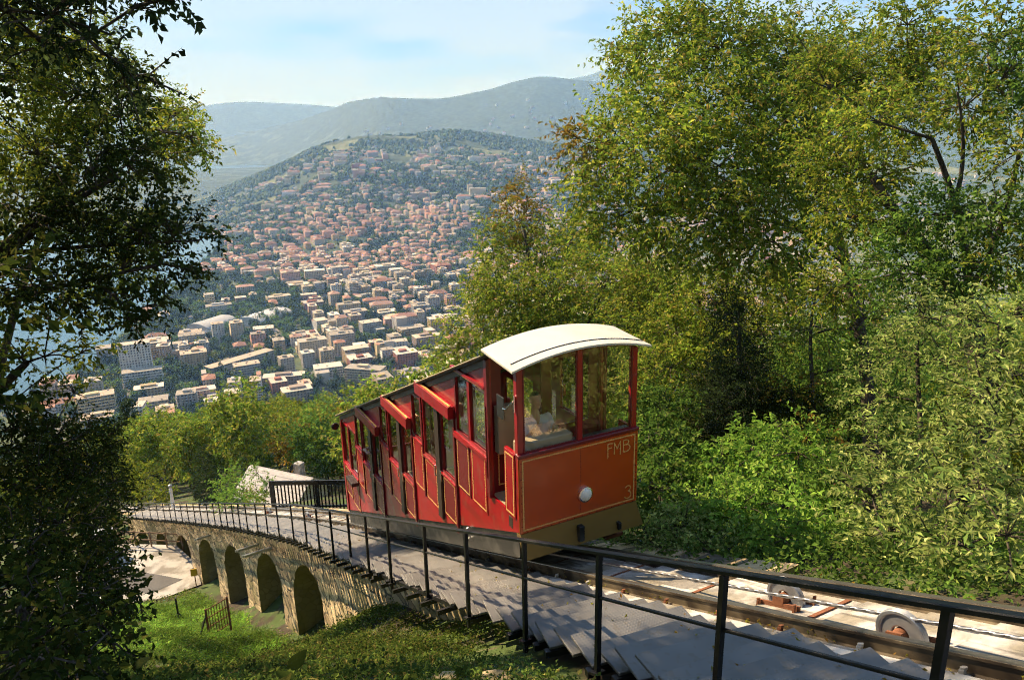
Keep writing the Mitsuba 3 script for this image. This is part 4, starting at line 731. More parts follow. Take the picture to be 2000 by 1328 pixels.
k_ = num('yew_tree'); build_tree(k_, 105, [(5.31, 15.88, -8.46), (5.37, 16.35, -6.81), (5.45, 17.03, -4.47)], 0.14, [((5.38, 16.96, -4.7), (0.46, 0.48, 0.61)), ((5.36, 16.66, -5.37), (0.67, 0.6, 0.67)), ((5.32, 16.24, -6.12), (0.79, 0.65, 0.66)), ((5.22, 15.91, -6.89), (0.79, 0.65, 0.66)), ((5.21, 17.29, -4.27), (0.31, 0.36, 0.49)), ((5.59, 16.05, -5.68), (0.52, 0.47, 0.52)), ((4.87, 15.86, -6.35), (0.52, 0.5, 0.59))], 0.075, 'dark', extra=[], dens=3.4, length=0.45, nleaf=12, wide=0.3); tag(k_, 'narrow blackish green evergreen standing in the wood right of the car', 'tree')
k_ = num('young_tree'); build_tree(k_, 106, [(7.0, 15.03, -9.22), (6.93, 15.85, -6.39), (6.85, 16.37, -4.57), (7.24, 16.83, -2.99)], 0.07, [((6.97, 16.37, -4.57), (0.65, 0.53, 0.53), 1.1), ((7.54, 16.11, -5.49), (0.71, 0.53, 0.47)), ((6.35, 15.98, -5.92), (0.65, 0.5, 0.47), 1, 'rusty'), ((6.62, 14.73, -6.65), (0.67, 0.53, 0.5), 1.0, 'rusty'), ((7.56, 15.41, -4.32), (0.67, 0.5, 0.44))], 0.095, 'autumn', extra=[], dens=1.4, length=0.55); tag(k_, 'slender young tree with thin bare stem, left of the thick leaning trunk', 'tree')
k_ = num('young_tree'); build_tree(k_, 107, [(6.79, 10.95, -7.15), (6.91, 11.52, -5.15), (6.85, 11.89, -3.89), (6.96, 12.22, -2.73)], 0.06, [((6.95, 12.13, -3.06), (0.56, 0.43, 0.39), 1.1), ((6.49, 11.72, -3.74), (0.6, 0.46, 0.43)), ((7.08, 11.41, -3.75), (0.5, 0.39, 0.38)), ((6.92, 11.59, -3.1), (0.42, 0.34, 0.33), 1.2), ((6.23, 11.72, -4.47), (0.52, 0.41, 0.39))], 0.085, 'pale', extra=[], dens=2.0, length=0.5, nleaf=13, wide=0.38, pinnate=True); tag(k_, 'light green young tree with feathery leaves in front of the thick leaning trunk', 'tree')
k_ = num('shrub'); build_tree(k_, 200, [(2.83, 12.64, -8.49), (2.85, 12.86, -7.71), (2.86, 13.09, -6.94)], 0.05, [((2.86, 13.09, -6.94), (0.61, 0.58, 0.69)), ((2.96, 14.75, -6.59), (0.43, 0.45, 0.57)), ((3.5, 14.17, -6.81), (0.56, 0.54, 0.65)), ((3.51, 15.87, -6.33), (0.56, 0.48, 0.51), 0.9)], 0.115, 'green', extra=[], dens=4.6, length=0.42, nleaf=11); tag(k_, 'green shrub with arching twigs beside the front corner of the red car', 'bush')
k_ = num('shrub'); build_tree(k_, 201, [(4.15, 12.72, -8.22), (4.16, 12.94, -7.45), (4.18, 13.16, -6.67)], 0.05, [((4.18, 13.16, -6.67), (0.74, 0.57, 0.52), 1.1), ((5.06, 13.79, -6.32), (0.67, 0.5, 0.45)), ((3.37, 11.6, -6.67), (0.54, 0.42, 0.39)), ((3.88, 11.27, -6.39), (0.6, 0.46, 0.41), 1.1)], 0.11, 'bright', extra=[], dens=4.6, length=0.42, nleaf=11); tag(k_, 'dense bright green bush in the middle of the bank right of the car', 'bush')
k_ = num('shrub'); build_tree(k_, 202, [(2.29, 11.29, -8.47), (2.3, 11.5, -7.77), (2.32, 11.7, -7.06)], 0.05, [((2.32, 11.7, -7.06), (0.32, 0.24, 0.22)), ((2.65, 10.74, -6.78), (0.44, 0.3, 0.22)), ((3.16, 10.2, -6.5), (0.42, 0.28, 0.21)), ((2.91, 11.2, -6.63), (0.45, 0.34, 0.3))], 0.085, 'pale', extra=[], dens=4.6, length=0.42, nleaf=11); tag(k_, 'low leafy scrub along the far edge of the track bed just right of the car', 'bush')
k_ = num('shrub'); build_tree(k_, 203, [(5.38, 12.41, -7.5), (5.39, 12.62, -6.75), (5.4, 12.84, -6.0)], 0.05, [((5.4, 12.84, -6.0), (0.67, 0.53, 0.5)), ((4.77, 11.16, -6.06), (0.59, 0.47, 0.44), 1.1), ((4.81, 10.03, -5.98), (0.51, 0.38, 0.34), 1.1), ((3.91, 9.71, -6.03), (0.46, 0.33, 0.26))], 0.11, 'bright', extra=[], dens=4.6, length=0.42, nleaf=11); tag(k_, 'large bright bush behind the first of the two pulleys', 'bush')
k_ = num('shrub'); build_tree(k_, 204, [(5.94, 10.63, -6.45), (5.95, 10.81, -5.81), (5.97, 11.0, -5.17)], 0.05, [((5.97, 11.0, -5.17), (0.54, 0.44, 0.43)), ((5.21, 9.71, -5.3), (0.48, 0.38, 0.35), 1.05), ((4.99, 8.66, -5.33), (0.44, 0.33, 0.29)), ((5.47, 11.22, -5.82), (0.44, 0.37, 0.37), 0.9, 'green')], 0.115, 'pale', extra=[], dens=4.6, length=0.42, nleaf=13, pinnate=True, wide=0.36); tag(k_, 'pale green bush with feathery leaves behind the second of the two pulleys', 'bush')
k_ = num('shrub'); build_tree(k_, 205, [(6.91, 9.8, -3.92), (6.92, 9.96, -3.36), (6.93, 10.12, -2.8)], 0.05, [((6.93, 10.12, -2.8), (0.38, 0.34, 0.38), 1.1), ((6.83, 9.46, -3.27), (0.27, 0.28, 0.36), 1.1), ((6.76, 9.95, -3.74), (0.41, 0.33, 0.32)), ((6.24, 8.66, -3.89), (0.36, 0.32, 0.34)), ((6.45, 9.77, -4.37), (0.38, 0.31, 0.32))], 0.1, 'pale', extra=[], dens=4.6, length=0.5, nleaf=14, pinnate=True, wide=0.34); tag(k_, 'tall feathery sumac bush at the right edge, its upper sprays catching the sun', 'bush')
k_ = num('shrub'); build_tree(k_, 206, [(5.61, 8.35, -5.69), (5.62, 8.5, -5.17), (5.63, 8.65, -4.66)], 0.05, [((5.63, 8.65, -4.66), (0.4, 0.34, 0.34)), ((5.65, 7.92, -4.28), (0.37, 0.31, 0.32)), ((5.14, 7.93, -4.97), (0.32, 0.25, 0.24)), ((5.2, 7.39, -4.7), (0.35, 0.26, 0.23)), ((5.43, 7.08, -4.33), (0.22, 0.23, 0.29)), ((5.26, 6.78, -4.63), (0.21, 0.16, 0.14))], 0.115, 'pale', extra=[], dens=4.6, length=0.42, nleaf=13, pinnate=True, wide=0.36); tag(k_, 'leafy bush spilling over the track edge in the bottom right corner', 'bush')
k_ = num('shrub'); build_tree(k_, 207, [(4.42, 15.62, -8.98), (4.44, 15.89, -8.04), (4.45, 16.16, -7.11)], 0.05, [((4.45, 16.16, -7.11), (0.57, 0.49, 0.52)), ((5.8, 16.32, -6.55), (0.63, 0.47, 0.42)), ((6.58, 15.85, -6.38), (0.61, 0.46, 0.41)), ((4.85, 16.93, -6.24), (0.54, 0.46, 0.48))], 0.08, 'shade', extra=[], dens=4.6, length=0.42, nleaf=11); tag(k_, 'dark green undergrowth in the shade below the blackish evergreen', 'bush')
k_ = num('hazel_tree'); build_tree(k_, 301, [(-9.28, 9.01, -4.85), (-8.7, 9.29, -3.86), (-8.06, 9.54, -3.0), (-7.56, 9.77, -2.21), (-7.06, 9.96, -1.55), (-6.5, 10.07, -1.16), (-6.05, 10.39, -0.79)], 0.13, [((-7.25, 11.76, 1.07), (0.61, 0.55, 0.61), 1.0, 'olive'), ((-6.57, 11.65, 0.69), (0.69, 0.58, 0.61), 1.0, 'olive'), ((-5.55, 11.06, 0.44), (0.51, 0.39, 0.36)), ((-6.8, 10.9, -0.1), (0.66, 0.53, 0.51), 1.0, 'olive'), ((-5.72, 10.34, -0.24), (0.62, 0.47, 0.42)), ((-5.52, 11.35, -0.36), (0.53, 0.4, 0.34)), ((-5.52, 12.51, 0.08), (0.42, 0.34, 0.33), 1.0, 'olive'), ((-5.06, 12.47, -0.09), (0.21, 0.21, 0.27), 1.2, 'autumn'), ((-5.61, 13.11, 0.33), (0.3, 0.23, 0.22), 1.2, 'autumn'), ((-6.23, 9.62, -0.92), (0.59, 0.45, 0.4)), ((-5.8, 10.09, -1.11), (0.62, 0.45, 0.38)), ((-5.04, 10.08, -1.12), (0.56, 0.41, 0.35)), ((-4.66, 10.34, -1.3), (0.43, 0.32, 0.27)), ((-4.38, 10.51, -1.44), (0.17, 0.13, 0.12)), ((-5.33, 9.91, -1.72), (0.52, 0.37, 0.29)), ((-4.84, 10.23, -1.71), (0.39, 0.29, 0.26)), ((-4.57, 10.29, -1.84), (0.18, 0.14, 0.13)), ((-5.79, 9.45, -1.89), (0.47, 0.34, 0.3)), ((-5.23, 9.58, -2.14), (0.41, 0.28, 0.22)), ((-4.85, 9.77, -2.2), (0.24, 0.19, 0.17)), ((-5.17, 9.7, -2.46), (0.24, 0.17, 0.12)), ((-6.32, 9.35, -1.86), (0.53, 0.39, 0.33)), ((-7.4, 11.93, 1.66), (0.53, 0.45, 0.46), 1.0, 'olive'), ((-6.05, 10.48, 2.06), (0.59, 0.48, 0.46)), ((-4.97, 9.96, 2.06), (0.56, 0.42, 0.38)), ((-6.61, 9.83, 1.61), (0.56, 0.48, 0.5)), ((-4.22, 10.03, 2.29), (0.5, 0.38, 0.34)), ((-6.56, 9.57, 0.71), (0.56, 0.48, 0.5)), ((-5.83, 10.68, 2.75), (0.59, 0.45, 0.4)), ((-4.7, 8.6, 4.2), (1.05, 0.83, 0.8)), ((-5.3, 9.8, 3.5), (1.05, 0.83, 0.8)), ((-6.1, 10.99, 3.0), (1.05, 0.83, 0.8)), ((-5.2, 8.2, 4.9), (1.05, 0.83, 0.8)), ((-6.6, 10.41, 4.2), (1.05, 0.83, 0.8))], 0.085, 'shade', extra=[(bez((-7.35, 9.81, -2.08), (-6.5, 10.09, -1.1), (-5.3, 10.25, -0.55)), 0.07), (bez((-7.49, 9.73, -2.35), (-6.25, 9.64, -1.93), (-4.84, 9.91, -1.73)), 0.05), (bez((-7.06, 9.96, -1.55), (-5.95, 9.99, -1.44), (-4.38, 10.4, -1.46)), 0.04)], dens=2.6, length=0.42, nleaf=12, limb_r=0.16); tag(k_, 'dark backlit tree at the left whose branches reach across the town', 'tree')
k_ = num('hazel_tree'); build_tree(k_, 304, [(-16.32, 19.37, -12.21), (-15.62, 20.64, -7.82), (-14.63, 21.65, -4.32), (-13.21, 21.9, -1.66), (-11.84, 22.03, 0.6)], 0.16, [((-10.09, 21.9, 0.15), (0.73, 0.62, 0.66), 1.1, 'autumn'), ((-9.15, 21.84, -0.07), (0.53, 0.49, 0.55), 1.2, 'autumn'), ((-10.8, 22.23, 1.29), (0.88, 0.72, 0.73), 1.0, 'olive'), ((-11.8, 22.56, 2.43), (1.02, 0.85, 0.88), 1.0, 'olive'), ((-9.68, 21.62, -0.84), (0.66, 0.53, 0.51)), ((-10.99, 21.58, -0.95), (0.88, 0.69, 0.66)), ((-12.28, 21.96, 0.33), (1.02, 0.85, 0.88)), ((-13.12, 22.4, 1.89), (1.02, 0.92, 1.02), 1.0, 'olive'), ((-10.73, 21.14, -2.5), (0.73, 0.59, 0.58)), ((-12.61, 21.31, -1.9), (1.02, 0.79, 0.73)), ((-9.58, 22.57, 0.65), (0.54, 0.39, 0.33), 1.2, 'autumn'), ((-9.59, 18.83, -3.28), (0.79, 0.65, 0.66)), ((-10.53, 18.69, -3.77), (0.79, 0.65, 0.66)), ((-11.34, 20.02, -2.76), (0.97, 0.75, 0.69)), ((-9.42, 19.59, -2.46), (0.54, 0.45, 0.46)), ((-13.61, 21.72, -0.48), (1.02, 0.92, 1.02))], 0.1, 'olive', extra=[], dens=2.2, length=0.5, nleaf=12, limb_r=0.2); tag(k_, 'taller tree behind the dark left tree, sunlit tips standing against the hazy hills', 'tree')
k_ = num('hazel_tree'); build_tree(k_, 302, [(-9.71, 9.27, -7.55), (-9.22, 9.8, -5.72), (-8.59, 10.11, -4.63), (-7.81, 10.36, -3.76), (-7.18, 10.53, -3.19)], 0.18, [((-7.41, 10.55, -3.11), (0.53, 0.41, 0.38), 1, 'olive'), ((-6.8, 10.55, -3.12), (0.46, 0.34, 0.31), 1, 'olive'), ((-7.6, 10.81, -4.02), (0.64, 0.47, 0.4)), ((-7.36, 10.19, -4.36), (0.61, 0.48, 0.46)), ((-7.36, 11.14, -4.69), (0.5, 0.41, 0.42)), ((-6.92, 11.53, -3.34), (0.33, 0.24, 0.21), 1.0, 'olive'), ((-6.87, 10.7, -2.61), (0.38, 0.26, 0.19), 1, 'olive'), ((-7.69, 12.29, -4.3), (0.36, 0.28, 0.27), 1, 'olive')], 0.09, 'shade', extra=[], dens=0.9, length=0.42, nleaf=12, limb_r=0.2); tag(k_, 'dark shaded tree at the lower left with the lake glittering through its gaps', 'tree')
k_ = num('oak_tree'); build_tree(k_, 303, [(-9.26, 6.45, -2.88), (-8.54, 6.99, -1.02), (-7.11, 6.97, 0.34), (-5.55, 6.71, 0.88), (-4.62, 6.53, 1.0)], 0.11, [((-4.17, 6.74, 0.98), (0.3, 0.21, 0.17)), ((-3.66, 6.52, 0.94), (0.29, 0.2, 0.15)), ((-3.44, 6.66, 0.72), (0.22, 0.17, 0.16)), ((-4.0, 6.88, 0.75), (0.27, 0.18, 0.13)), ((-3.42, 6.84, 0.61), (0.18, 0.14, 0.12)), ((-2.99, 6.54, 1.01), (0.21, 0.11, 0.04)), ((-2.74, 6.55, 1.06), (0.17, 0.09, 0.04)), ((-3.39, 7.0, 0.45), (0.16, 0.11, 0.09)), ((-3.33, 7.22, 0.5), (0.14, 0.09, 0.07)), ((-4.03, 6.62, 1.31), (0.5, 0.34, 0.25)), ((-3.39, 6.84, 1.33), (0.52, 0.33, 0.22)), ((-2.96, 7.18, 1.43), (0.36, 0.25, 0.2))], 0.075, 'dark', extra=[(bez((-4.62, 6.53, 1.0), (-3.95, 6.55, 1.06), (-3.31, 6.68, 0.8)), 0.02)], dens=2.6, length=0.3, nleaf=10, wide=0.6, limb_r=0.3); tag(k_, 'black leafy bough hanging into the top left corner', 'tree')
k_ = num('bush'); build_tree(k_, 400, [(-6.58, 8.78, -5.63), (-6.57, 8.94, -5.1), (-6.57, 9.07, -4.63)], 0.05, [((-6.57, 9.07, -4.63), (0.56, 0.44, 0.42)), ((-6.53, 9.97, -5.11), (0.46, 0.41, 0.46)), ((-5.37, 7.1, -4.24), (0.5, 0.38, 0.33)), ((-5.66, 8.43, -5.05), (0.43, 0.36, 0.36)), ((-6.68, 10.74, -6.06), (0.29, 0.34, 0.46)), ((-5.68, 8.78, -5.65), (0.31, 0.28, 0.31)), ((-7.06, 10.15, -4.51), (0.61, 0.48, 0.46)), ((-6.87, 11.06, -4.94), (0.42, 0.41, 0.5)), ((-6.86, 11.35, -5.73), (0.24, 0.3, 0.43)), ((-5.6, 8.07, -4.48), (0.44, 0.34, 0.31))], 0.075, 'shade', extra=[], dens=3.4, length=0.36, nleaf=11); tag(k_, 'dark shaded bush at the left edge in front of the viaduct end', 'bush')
k_ = num('bush'); build_tree(k_, 401, [(-4.19, 5.07, -4.78), (-4.18, 5.23, -4.25), (-4.17, 5.36, -3.78)], 0.05, [((-4.17, 5.36, -3.78), (0.39, 0.29, 0.26)), ((-4.35, 6.22, -4.4), (0.38, 0.28, 0.25)), ((-3.3, 4.23, -3.38), (0.31, 0.22, 0.17)), ((-4.55, 6.88, -5.0), (0.28, 0.23, 0.22)), ((-4.34, 6.79, -5.32), (0.28, 0.2, 0.17)), ((-3.79, 5.12, -3.9), (0.33, 0.24, 0.21)), ((-4.95, 7.36, -4.8), (0.41, 0.32, 0.29)), ((-4.71, 6.15, -3.94), (0.39, 0.28, 0.24)), ((-4.99, 7.83, -5.33), (0.25, 0.23, 0.25)), ((-3.59, 5.05, -4.15), (0.29, 0.21, 0.17))], 0.075, 'shade', extra=[], dens=3.2, length=0.36, nleaf=11, wide=0.65); tag(k_, 'shaded bramble thicket low at the left edge', 'bush')
k_ = num('bush'); build_tree(k_, 402, [(-16.68, 27.14, -14.15), (-16.67, 27.29, -13.62), (-16.66, 27.43, -13.15)], 0.05, [((-16.66, 27.43, -13.15), (0.46, 0.68, 1.04)), ((-16.68, 27.08, -14.35), (0.54, 0.62, 0.83)), ((-16.43, 25.55, -12.45), (0.58, 0.7, 0.97)), ((-17.53, 29.56, -12.97), (0.4, 0.53, 0.78)), ((-15.96, 23.98, -10.68), (0.72, 0.81, 1.08))], 0.12, 'dark', extra=[], dens=2.2, length=0.6, nleaf=11); tag(k_, 'tall dark conifer like bush where the viaduct disappears at the left', 'bush')
k_ = num('bush'); build_tree(k_, 403, [(-36.49, 63.29, -33.14), (-36.48, 63.44, -32.6), (-36.47, 63.58, -32.14)], 0.05, [((-36.47, 63.58, -32.14), (1.17, 1.05, 1.17)), ((-35.74, 65.66, -32.12), (1.3, 1.17, 1.3)), ((-32.37, 61.61, -31.73), (0.94, 0.81, 0.85)), ((-39.82, 68.63, -32.67), (1.25, 1.12, 1.25)), ((-33.25, 59.75, -30.98), (0.92, 0.66, 0.55))], 0.22, 'olive', extra=[], dens=2.2, length=0.8, nleaf=11); tag(k_, 'sunlit bush with small yellow leaves above the left end of the viaduct', 'bush')
k_ = num('bush'); build_tree(k_, 404, [(-17.92, 41.46, -22.23), (-17.91, 41.61, -21.69), (-17.9, 41.75, -21.23)], 0.05, [((-17.9, 41.75, -21.23), (0.83, 0.72, 0.77)), ((-16.74, 40.71, -21.23), (0.69, 0.53, 0.5)), ((-17.44, 39.72, -21.03), (0.55, 0.41, 0.37)), ((-17.94, 42.88, -20.91), (0.46, 0.41, 0.46))], 0.16, 'bright', extra=[], dens=2.2, length=0.7, nleaf=11); tag(k_, 'light green sapling between the viaduct railing and the white house', 'bush')
k_ = num('bush'); build_tree(k_, 405, [(-24.38, 52.58, -26.96), (-24.37, 52.74, -26.42), (-24.36, 52.87, -25.96)], 0.05, [((-24.36, 52.87, -25.96), (0.81, 0.87, 1.13)), ((-23.97, 51.58, -26.84), (1.03, 0.82, 0.79)), ((-24.96, 54.18, -25.02), (0.57, 0.59, 0.74)), ((-23.17, 51.74, -26.29), (0.63, 0.73, 0.99))], 0.16, 'dark', extra=[], dens=2.0, length=0.6, nleaf=11); tag(k_, 'dark cypress like bush behind the middle of the viaduct railing', 'bush')
k_ = num('bush'); build_tree(k_, 406, [(-17.93, 44.84, -24.94), (-17.92, 44.99, -24.4), (-17.91, 45.13, -23.93)], 0.05, [((-17.91, 45.13, -23.93), (0.62, 0.5, 0.49)), ((-17.04, 44.27, -23.3), (0.34, 0.34, 0.41)), ((-18.61, 46.18, -23.9), (0.35, 0.32, 0.35))], 0.16, 'olive', extra=[], dens=2.2, length=0.6, nleaf=11); tag(k_, 'yellowish bush just left of the white house', 'bush')
k_ = num('bush'); build_tree(k_, 407, [(-20.23, 54.21, -28.54), (-20.22, 54.36, -28.01), (-20.22, 54.5, -27.54)], 0.05, [((-20.22, 54.5, -27.54), (0.5, 0.6, 0.83)), ((-19.96, 52.4, -27.59), (0.36, 0.42, 0.56)), ((-21.03, 54.79, -26.53), (0.5, 0.41, 0.42))], 0.16, 'bright', extra=[], dens=2.2, length=0.6, nleaf=11); tag(k_, 'green creeper bush growing up the gable of the white house', 'bush')
# ---------------------------------------------------------------- the wood on the slope below
def forest_model(name, seed, pal, nl, size, R_=3.6, H=9.5, conifer=False, nt=12):
    p = Plant(seed); rg = p.rg
    if conifer:
        n = nl // 8; h = rg.random(n) ** 1.3; a = rg.random(n) * 6.28; rr = (1 - h) * R_ * 0.55 * (0.5 + 0.5 * rg.random(n)); P0 = np.stack([rr * np.cos(a), rr * np.sin(a), 1.5 + h * (H + 2.5)], 1)
        p.twigs(P0, np.stack([np.cos(a), np.sin(a), -0.2 + 0 * a], 1), 1.0, 8, size, pal, wood=False)
    else:
        cs = ball(nt, rg, 0.5) * np.array([R_ * 0.72, R_ * 0.72, H * 0.27]) + np.array([0, 0, H * 0.66])
        for c_ in cs: p.clump(c_, (R_ * 0.42, R_ * 0.42, R_ * 0.36), max(4, nl // (nt * 8)), size, pal, np.array([0, 0, H * 0.42]), 1.1, 8, float(np.exp(rg.normal() * 0.22)), 4, wood=False)
    cm, cc = p.crown(); tv, tf = tube([(0, 0, -2), (0.1, 0, H * .3), (0.0, 0.1, H * .62), (0.1, 0.1, H * .85)], [.24, .19, .12, .04], 6)
    scene[name] = {'type': 'shapegroup', 'trunk': mikit.ply((tv, tf), 'bark', True), 'crown': mikit.ply(cm, 'leaf', color=cc)}
FV = [('olive', 'olive green broadleaf tree'), ('olive', 'olive green broadleaf tree'), ('rusty', 'tree turning rusty yellow'), ('green', 'fresh green tree'), ('autumn', 'yellowish green tree'), ('dark', 'dark narrow conifer')]
for i, (pal, _) in enumerate(FV):
    forest_model(f'wood_near_{"abcdef"[i]}', 500 + i, pal, 4600, 0.36, conifer=pal == 'dark', R_=3.4 + 0.3 * (i % 3))
    forest_model(f'wood_far_{"abcdef"[i]}', 520 + i, pal, 1150, 0.75, conifer=pal == 'dark', R_=3.5 + 0.3 * (i % 3))
for i in (0, 3, 4): forest_model(f'wood_close_{"abcdef"[i]}', 540 + i, ['olive', 0, 0, 'green', 'autumn'][i], 15000, 0.15, R_=3.3, nt=16)
rf = np.random.default_rng(21); spots = []
for (r0, r1, gap, n, a0, a1) in ((62, 150, 5.6, 3200, -30, 4), (150, 300, 7.6, 5000, -30, 3), (300, 560, 10.5, 6000, -31, 2), (70, 420, 14, 900, -40, -30), (60, 500, 17, 1200, 3, 34), (27, 62, 5.0, 900, 3, 36)):
    rr = np.sqrt(rf.random(n) * (r1 ** 2 - r0 ** 2) + r0 ** 2); aa = (a0 + (a1 - a0) * rf.random(n)) * D2R; xy = np.stack([rr * np.sin(aa), rr * np.cos(aa)], 1)
    got = []
    for q in xy:
        if all((q[0] - g[0]) ** 2 + (q[1] - g[1]) ** 2 > gap * gap for g in got): got.append(q)
    spots += [(x, y, np.hypot(x, y)) for x, y in got]
spots = np.array(spots)
rel = spots[:, :2] - O[:2]; a_ = rel @ dh[:2]; la_ = rel @ wv[:2] + curve(np.clip(a_, -50, 75))
keep = ~((la_ > 1) & (la_ < 9) & (a_ < 40)) & ~((np.abs(la_ - 1) < 6.5) & (a_ < 90)) & ~((np.abs(spots[:, 0] + 24.5) < 9) & (np.abs(spots[:, 1] - 65) < 11)) & ~((la_ < 0) & (la_ > -16) & (a_ < 60))
hx = spots[:, 0] / spots[:, 1]; keep &= ~((spots[:, 2] < 72) & (hx > -0.46) & (hx < -0.22) & (a_ < 66))
spots = spots[keep]; spots = spots[np.argsort(spots[:, 2])]
zs = ground_z(spots[:, 0], spots[:, 1], False); nI = 0
for i, ((x, y, r_), z) in enumerate(zip(spots, zs)):
    pa = meshkit.fbm(np.array([[x / 30, y / 30, 4.0]]), 2, 8)[0]; v_ = int(rf.choice(6, p=[.27, .22, .13, .14, .20, .04])) if pa < .58 else int(rf.choice([2, 4, 0]))
    s_ = (0.85 + 0.5 * rf.random()) * (1.0 if r_ < 150 else 1.2 if r_ < 300 else 1.5)
    if r_ > 300: s_ *= 0.9
    mtx = T().translate([float(x), float(y), float(z) - 0.3]).rotate([0, 0, 1], float(rf.random() * 360)).scale([s_, s_, s_ * (0.85 + 0.35 * rf.random())])
    near = r_ < 190; cl_ = r_ < 62; v_ = [0, 3, 4][i % 3] if cl_ else v_
    ref = {'type': 'ref', 'id': f'wood_{"close" if cl_ else "near" if near else "far"}_{"abcdef"[v_]}'}
    if nI < 290:
        key = num('woodland_tree'); nI += 1; lr = 'left' if hx[keep][0] > 9 else None
        az_ = math.degrees(math.atan2(x, y)); side_ = 'left end of' if az_ < -22 else 'middle of' if az_ < -13 else 'behind the car in' if az_ < 3 else 'right part of'
        dd = 'nearest' if r_ < 110 else 'middle' if r_ < 190 else 'farther'
        tag(key, f'{FV[v_][1]}, {side_} the {dd} rows of the wood', 'tree', f'{FV[v_][1]}s, {side_} the {dd} rows of the wood')
    else: key = num('far_wood_'); key = f'distant_wood__{i:04d}'
    scene[key] = {'type': 'instance', 'to_world': mtx, 'sg': ref}
tag('distant_wood', kind='stuff')
for i, (x, y) in enumerate(((6, -7), (10, -3), (13, -9), (3, -13), (-5, -10), (-9, -6), (9, -16), (17, -2), (-2, -19), (-13, -13), (18, -15), (22, 4))):
    z = float(ground_z(np.array([x]), np.array([y]))[0]); s_ = 0.8 + 0.35 * rf.random()
    scene[f'uphill_wood__{i:03d}'] = {'type': 'instance', 'to_world': T().translate([x, y, z - .3]).rotate([0, 0, 1], float(rf.random() * 360)).scale(s_), 'sg': {'type': 'ref', 'id': f'wood_close_{"ade"[i % 3]}'}}
tag('uphill_wood', kind='stuff')
# ---------------------------------------------------------------- ground cover on the banks
def cover(name, seed, n, region, size, pal, hgt, wide=0.6, tint=1.0, per=6, leaf='leaf', upb=0.8):
    p = Plant(seed); rg = p.rg; x, y = region(rg, n); z = ground_z(x, y)
    hh = hgt * (0.25 + 0.75 * meshkit.fbm(np.stack([x * 1.3, y * 1.3, x * 0], -1), 2, seed)) * rg.random(len(x))
    P0 = np.stack([x, y, z + hh * .5 - .02], -1); D0 = unit(rg.normal(size=(len(x), 3)) * 0.6 + np.array([0, 0, upb]))
    tn = np.exp((meshkit.fbm(np.stack([x * .8, y * .8, x * 0 + 5], -1), 3, seed) - .5) * 2.2) * tint
    p.twigs(P0, D0, hgt, per, size, pal, tn, wide, wood=False, droop=0.5); cm, cc = p.crown(); add(name, cm, leaf, color=cc); tag(name, kind='stuff')
def bankreg(a0, a1, l0, l1, pw=1.0):
    def fn(rg, n):
        a = a0 + (a1 - a0) * rg.random(n) ** pw; l = l1 + (l0 - l1) * rg.random(n) ** 1.0; P_ = TP(a, l, 0)
        k = (P_[:, 1] > 0.8) & (np.abs(P_[:, 0]) < P_[:, 1] * 0.95 + 1.5); g = meshkit.fbm(np.stack([P_[:, 0] * .7, P_[:, 1] * .7, P_[:, 0] * 0], -1), 3, 31) + .25 * rg.random(n); k &= g > .43; return P_[k, 0], P_[k, 1]
    return fn
cover('weeds', 41, 14000, bankreg(-9, 7, -9, -1.3), 0.048, 'weed', 0.16)
cover('weeds_001', 42, 7500, bankreg(5, 20, -12, -.3), 0.065, 'weed', 0.19)
cover('weeds_002', 49, 3500, bankreg(-1, 9, -3.2, -.3), 0.05, 'weed', 0.12)
cover('ivy', 43, 4200, bankreg(-9, 12, -9, -2.0), 0.065, 'weed', 0.2, wide=0.75)
cover('meadow_grass', 44, 9000, bankreg(16, 37, -9, -.9), 0.22, 'bright', 0.32, wide=0.10, per=5, upb=1.6)
cover('meadow_grass_001', 45, 6000, bankreg(16, 40, -10, -.9), 0.09, 'weed', 0.2)
cover('undergrowth', 46, 11000, bankreg(-8, 16, 2.1, 9), 0.075, 'green', 0.45)
cover('undergrowth_001', 47, 6000, bankreg(10, 45, -24, -9), 0.12, 'shade', 0.6)
cover('grass_tufts', 48, 2600, bankreg(-8, 6, -5, -1.5), 0.10, 'weed', 0.12, wide=0.09, per=6, upb=1.6)
p = Plant(77); rg = p.rg; n_ = 900; a = -9 + 17 * rg.random(n_); l = np.where(rg.random(n_) < .5, .5, 1.8) + .1 * rg.normal(size=n_); P_ = TP(a, l, -.86); kk = rg.random(n_) < .5
p.twigs(P_[kk], unit(rg.normal(size=(kk.sum(), 3)) + [0, 0, .4]), .06, 2, .04, 'rusty', 1.0, wood=False)
n_ = 420; a = -9 + 20 * rg.random(n_); P_ = TP(a, -1.05 + 1.25 * rg.random(n_), -.765); P_[:, 2] += .03 * rg.random(n_)
p.twigs(P_, unit(rg.normal(size=(n_, 3)) * [1, 1, .15] + [0, 0, .1]), .04, 1, .05, 'rusty', 1.0, wood=False); cm, cc = p.crown(); add('fallen_leaves', cm, 'leaf', color=cc); tag('fallen_leaves', kind='stuff')
